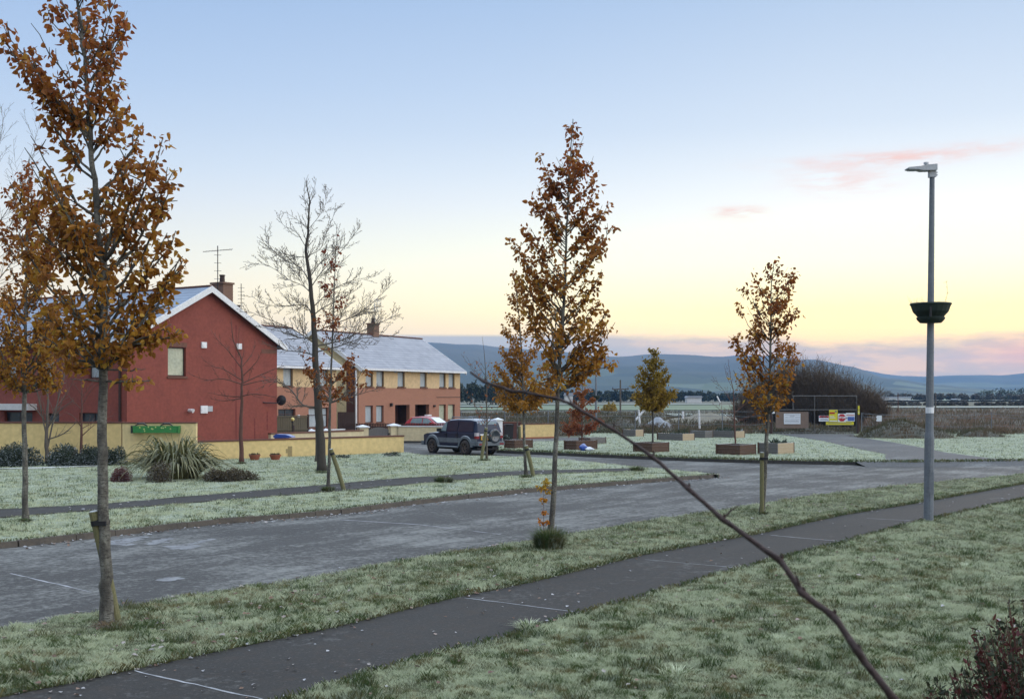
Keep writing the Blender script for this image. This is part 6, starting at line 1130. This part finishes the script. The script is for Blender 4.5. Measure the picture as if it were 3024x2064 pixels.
def suv(loc, rz):
    R_ = thing('suv', 'muddy dark blue off road vehicle with grey arches and rear spare wheel', 'car', (*loc, 0), rz); hb = .86; hr = .70
    wd = lambda z_: hb - max(0, z_ - 1.12) * .21 if z_ > 1.12 else hb - max(0, .62 - z_) * .06
    def ring(b_, top, rf, wm=1.0): return [(.80 * wm, b_), (wd(.6) * wm, b_ + .12), (wd(.95) * wm, min(.95, top - .02)), (min(wd(1.1), hb) * wm, min(1.1, top - .01)), ((wd(rf) - .03) * wm if rf > 1.2 else .80 * wm, rf - .05), ((wd(rf) - .12) * wm if rf > 1.2 else .70 * wm, rf)]
    st = [(-2.32, ring(.48, .9, .92, .86)), (-2.24, ring(.42, .98, .99, .94)), (-1.9, ring(.40, 1.06, 1.07, .99)), (-1.30, ring(.40, 1.10, 1.13)), (-.98, ring(.40, 1.12, 1.17)), (-.86, ring(.40, 1.12, 1.24)), (-.40, ring(.40, 1.12, 1.70)), (-.18, ring(.40, 1.12, 1.80)), (.5, ring(.40, 1.12, 1.85)), (1.5, ring(.42, 1.12, 1.84)), (1.98, ring(.46, 1.12, 1.79)), (2.08, ring(.48, 1.12, 1.66)), (2.2, ring(.5, 1.12, 1.15, .99))]
    mb = MB(); loft(mb, st); mb.build('body', 'suv_blue', R_, smooth=False)
    yo = lambda z_: wd(z_) + .012
    for s_ in (-1, 1):
        for nm, g_, pts in (('window', 'glass_frosted', [(-.80, 1.20), (-.30, 1.20), (-.30, 1.70), (-.42, 1.66)]), ('window', 'glass_tint', [(-.22, 1.20), (.62, 1.20), (.62, 1.73), (-.22, 1.71)]), ('window', 'glass_tint', [(.70, 1.20), (1.92, 1.22), (1.84, 1.70), (.70, 1.73)])):
            mb = MB(); side_panels(mb, pts, yo, s_); mb.build(nm, g_, R_)
        mb = MB(); side_panels(mb, [(-.98, .62), (.98, .62), (.98, .86), (-.98, .86)], lambda z_: hb + .016, s_); side_panels(mb, [(1.62, .55), (2.2, .58), (2.2, .84), (1.72, .84)], lambda z_: hb + .016, s_); mb.build('side_cladding', 'suv_grey', R_)
        for cx in (-1.42, 1.30):
            mb = MB(); ar = [(math.cos(a), math.sin(a)) for a in [math.pi * i / 14 for i in range(15)]]; vs = []
            for rr, yy in ((.44, hb + .05), (.56, hb + .045), (.60, hb - .0), (.44, hb - .05)): vs += [(cx + rr * c, s_ * yy, .42 + rr * q_ * .98) for c, q_ in ar]
            mb.add(vs, [(15 * k_ + i, 15 * k_ + i + 1, 15 * (k_ + 1) + i + 1, 15 * (k_ + 1) + i) if s_ < 0 else (15 * k_ + i + 1, 15 * k_ + i, 15 * (k_ + 1) + i, 15 * (k_ + 1) + i + 1) for k_ in range(3) for i in range(14)]); mb.build('wheel_arch', 'suv_grey', R_)
            mb = MB(); mb.lathe([(0, .03), (.45, .03), (.45, -.03), (0, -.03)], 18, Matrix.Translation((cx, s_ * (hb - .012), .42)) @ Matrix.Rotation(math.pi / 2, 4, 'X')); mb.build('arch_liner', 'strap', R_); wheel(R_, cx, s_ * (hb - .06), .375, .26)
        mb = MB(); mb.tube([(-.85, s_ * .93, .40), (.78, s_ * .93, .40)], .055, 6); [mb.box(x - .03, x + .03, min(s_ * .7, s_ * .93), max(s_ * .7, s_ * .93), .38, .42) for x in (-.6, .5)]; mb.build('side_step', 'suv_grey', R_)
        mb = MB(); mb.tube([(-.15, s_ * .58, 1.83), (-.1, s_ * .58, 1.93), (1.5, s_ * .58, 1.93), (1.6, s_ * .58, 1.86)], .022, 6); mb.build('roof_rail', 'suv_grey', R_)
        mb = MB(); mb.box(-.82, -.66, min(s_ * .88, s_ * 1.06), max(s_ * .88, s_ * 1.06), 1.16, 1.34); mb.build('mirror', 'strap', R_)
        boxes('door_handle', 'strap', R_, (-.38, -.2, min(s_ * .87, s_ * .89), max(s_ * .87, s_ * .89), 1.0, 1.05), (.56, .74, min(s_ * .87, s_ * .89), max(s_ * .87, s_ * .89), 1.0, 1.05))
        mb = MB(); side_panels(mb, [(-.262, .60), (-.25, .60), (-.25, 1.16), (-.262, 1.16)], lambda z_: hb + .019, s_); side_panels(mb, [(.662, .60), (.674, .60), (.674, 1.16), (.662, 1.16)], lambda z_: hb + .019, s_); mb.build('door_gap', 'strap', R_)
        tl = MB(); tl.box(2.05, 2.225, min(s_ * .70, s_ * .885), max(s_ * .70, s_ * .885), .86, .99); o = tl.build('tail_light', 'tail_red', R_); tl = MB(); tl.box(2.05, 2.22, min(s_ * .70, s_ * .885), max(s_ * .70, s_ * .885), .992, 1.16); tl.build('lens', 'tail_clear', o)
        hl = MB(); hl.box(-2.30, -2.15, min(s_ * .45, s_ * .78), max(s_ * .45, s_ * .78), .78, .92); hl.build('headlight', 'tail_clear', R_)
    mb = MB(); mb.add([(2.10, -.62, 1.20), (2.10, .62, 1.20), (1.985, .55, 1.70), (1.985, -.55, 1.70)], [(0, 1, 2, 3)]); mb.v = [(x + .075 if z_ < 1.3 else x + .09, y, z_) for x, y, z_ in mb.v]; mb.build('rear_window', 'glass_frosted', R_)
    boxes('rear_bumper', 'suv_grey', R_, (2.10, 2.36, -.88, .88, .50, .70), (1.75, 2.10, -.905, -.87, .50, .70), (1.75, 2.10, .87, .905, .50, .70)); boxes('front_bumper', 'suv_grey', R_, (-2.42, -2.2, -.84, .84, .42, .64)); boxes('rear_reflector', 'tail_red', R_, (2.362, 2.37, -.82, -.55, .54, .62), (2.362, 2.37, .55, .82, .54, .62))
    pl_ = boxes('number_plate', 'plate_yellow', R_, (2.24, 2.26, -.62, -.12, .80, 1.0)); boxes('plate_characters', 'sign_ink', pl_, *[(2.261, 2.263, -.56 + i * .13, -.50 + i * .13, .84, .96) for i in range(4)]); boxes('plate_lamp', 'white_paint', R_, (2.2, 2.27, -.66, -.10, 1.02, 1.1))
    mb = MB(); Mx = Matrix.Translation((2.33, .22, .98)) @ Matrix.Rotation(math.pi / 2, 4, 'Y'); mb.lathe([(.0, -.1), (.34, -.1), (.37, -.05), (.37, .04), (.33, .09), (.24, .09), (.2, .05), (0, .05)], 24, Mx); mb.build('spare_wheel', 'glass_dark', R_, smooth=True)
    boxes('underbody', 'strap', R_, (-2.0, 2.1, -.72, .72, .26, .42)); boxes('tow_bar', 'dark_metal', R_, (2.1, 2.5, -.05, .05, .36, .44)); mb = MB(); mb.add([(-.88, -.66, 1.22), (-.88, .66, 1.22), (-.43, .60, 1.66), (-.43, -.60, 1.66)], [(0, 3, 2, 1)]); mb.v = [(x - .03, y, z_ + .02) for x, y, z_ in mb.v]; mb.build('windscreen', 'glass_frosted', R_); return R_
suv((-2.62, 59.6), math.radians(-48))
def hatch(loc, rz):
    R_ = thing('hatchback', 'small red hatchback with frosted roof parked behind the cream wall', 'car', (*loc, 0), rz); hb = .82; wd = lambda z_: hb - max(0, z_ - .92) * .34
    def ring(b_, top, rf, wm=1.0): return [(.72 * wm, b_), (hb * wm, b_ + .15), (hb * wm, min(.8, top - .02)), (wd(.92) * wm, min(.92, top - .01)), ((wd(rf) - .02) * wm if rf > 1 else .76 * wm, rf - .05), ((wd(rf) - .12) * wm if rf > 1 else .66 * wm, rf)]
    st = [(-1.95, ring(.3, .62, .66, .8)), (-1.82, ring(.24, .72, .76, .93)), (-1.2, ring(.22, .88, .92)), (-.9, ring(.22, .92, 1.0)), (-.3, ring(.22, .92, 1.38)), (-.05, ring(.22, .92, 1.46)), (.6, ring(.22, .92, 1.50)), (1.3, ring(.24, .92, 1.44)), (1.6, ring(.28, .92, 1.2)), (1.85, ring(.3, .9, .96, .97)), (1.92, ring(.36, .8, .84, .92))]
    mb = MB(); loft(mb, st); mb.build('body', 'car_red', R_)
    for s_ in (-1, 1):
        for pts in ([(-.72, 1.0), (.22, 1.0), (.22, 1.40), (-.18, 1.36)], [(.30, 1.0), (1.3, 1.02), (1.14, 1.36), (.30, 1.41)]): mb = MB(); side_panels(mb, pts, lambda z_: wd(z_) + .01, s_); mb.build('window', 'glass_frosted', R_)
        mb = MB(); mb.box(-.72, -.52, min(s_ * .84, s_ * 1.02), max(s_ * .84, s_ * 1.02), .95, 1.08); mb.build('mirror', 'car_red', R_)
        for cx in (-1.25, 1.2): wheel(R_, cx, s_ * (hb - .07), .30, .2)
    mb = MB(); mb.add([(-.95, -.66, 1.02), (-.95, .66, 1.02), (-.32, .56, 1.40), (-.32, -.56, 1.40)], [(0, 3, 2, 1)]); mb.v = [(x - .03, y, z_ + .025) for x, y, z_ in mb.v]; mb.build('windscreen', 'white_cap', R_); boxes('roof_sign', 'white_paint', R_, (.1, .35, -.3, .3, 1.52, 1.62)); return R_
p_ = fy(1272, 83.5); hatch(p_, math.radians(180 - 28))

# ------------------------------------------------------------------ air
mb = MB(); mb.box(-6500, 6500, -2100, 7000, -1.2, 235); o = mb.build('haze', 'strap'); o.data.materials.clear()
hm = bpy.data.materials.new('haze_air'); hm.use_nodes = True; nt = hm.node_tree; nt.nodes.remove(nt.nodes['Principled BSDF']); pv = nt.nodes.new('ShaderNodeVolumePrincipled'); pv.inputs['Color'].default_value = (.26, .55, 1, 1); pv.inputs['Density'].default_value = .00013; pv.inputs['Anisotropy'].default_value = .0
nt.links.new(pv.outputs[0], nt.nodes['Material Output'].inputs['Volume']); o.data.materials.append(hm); tag(o, kind='stuff')
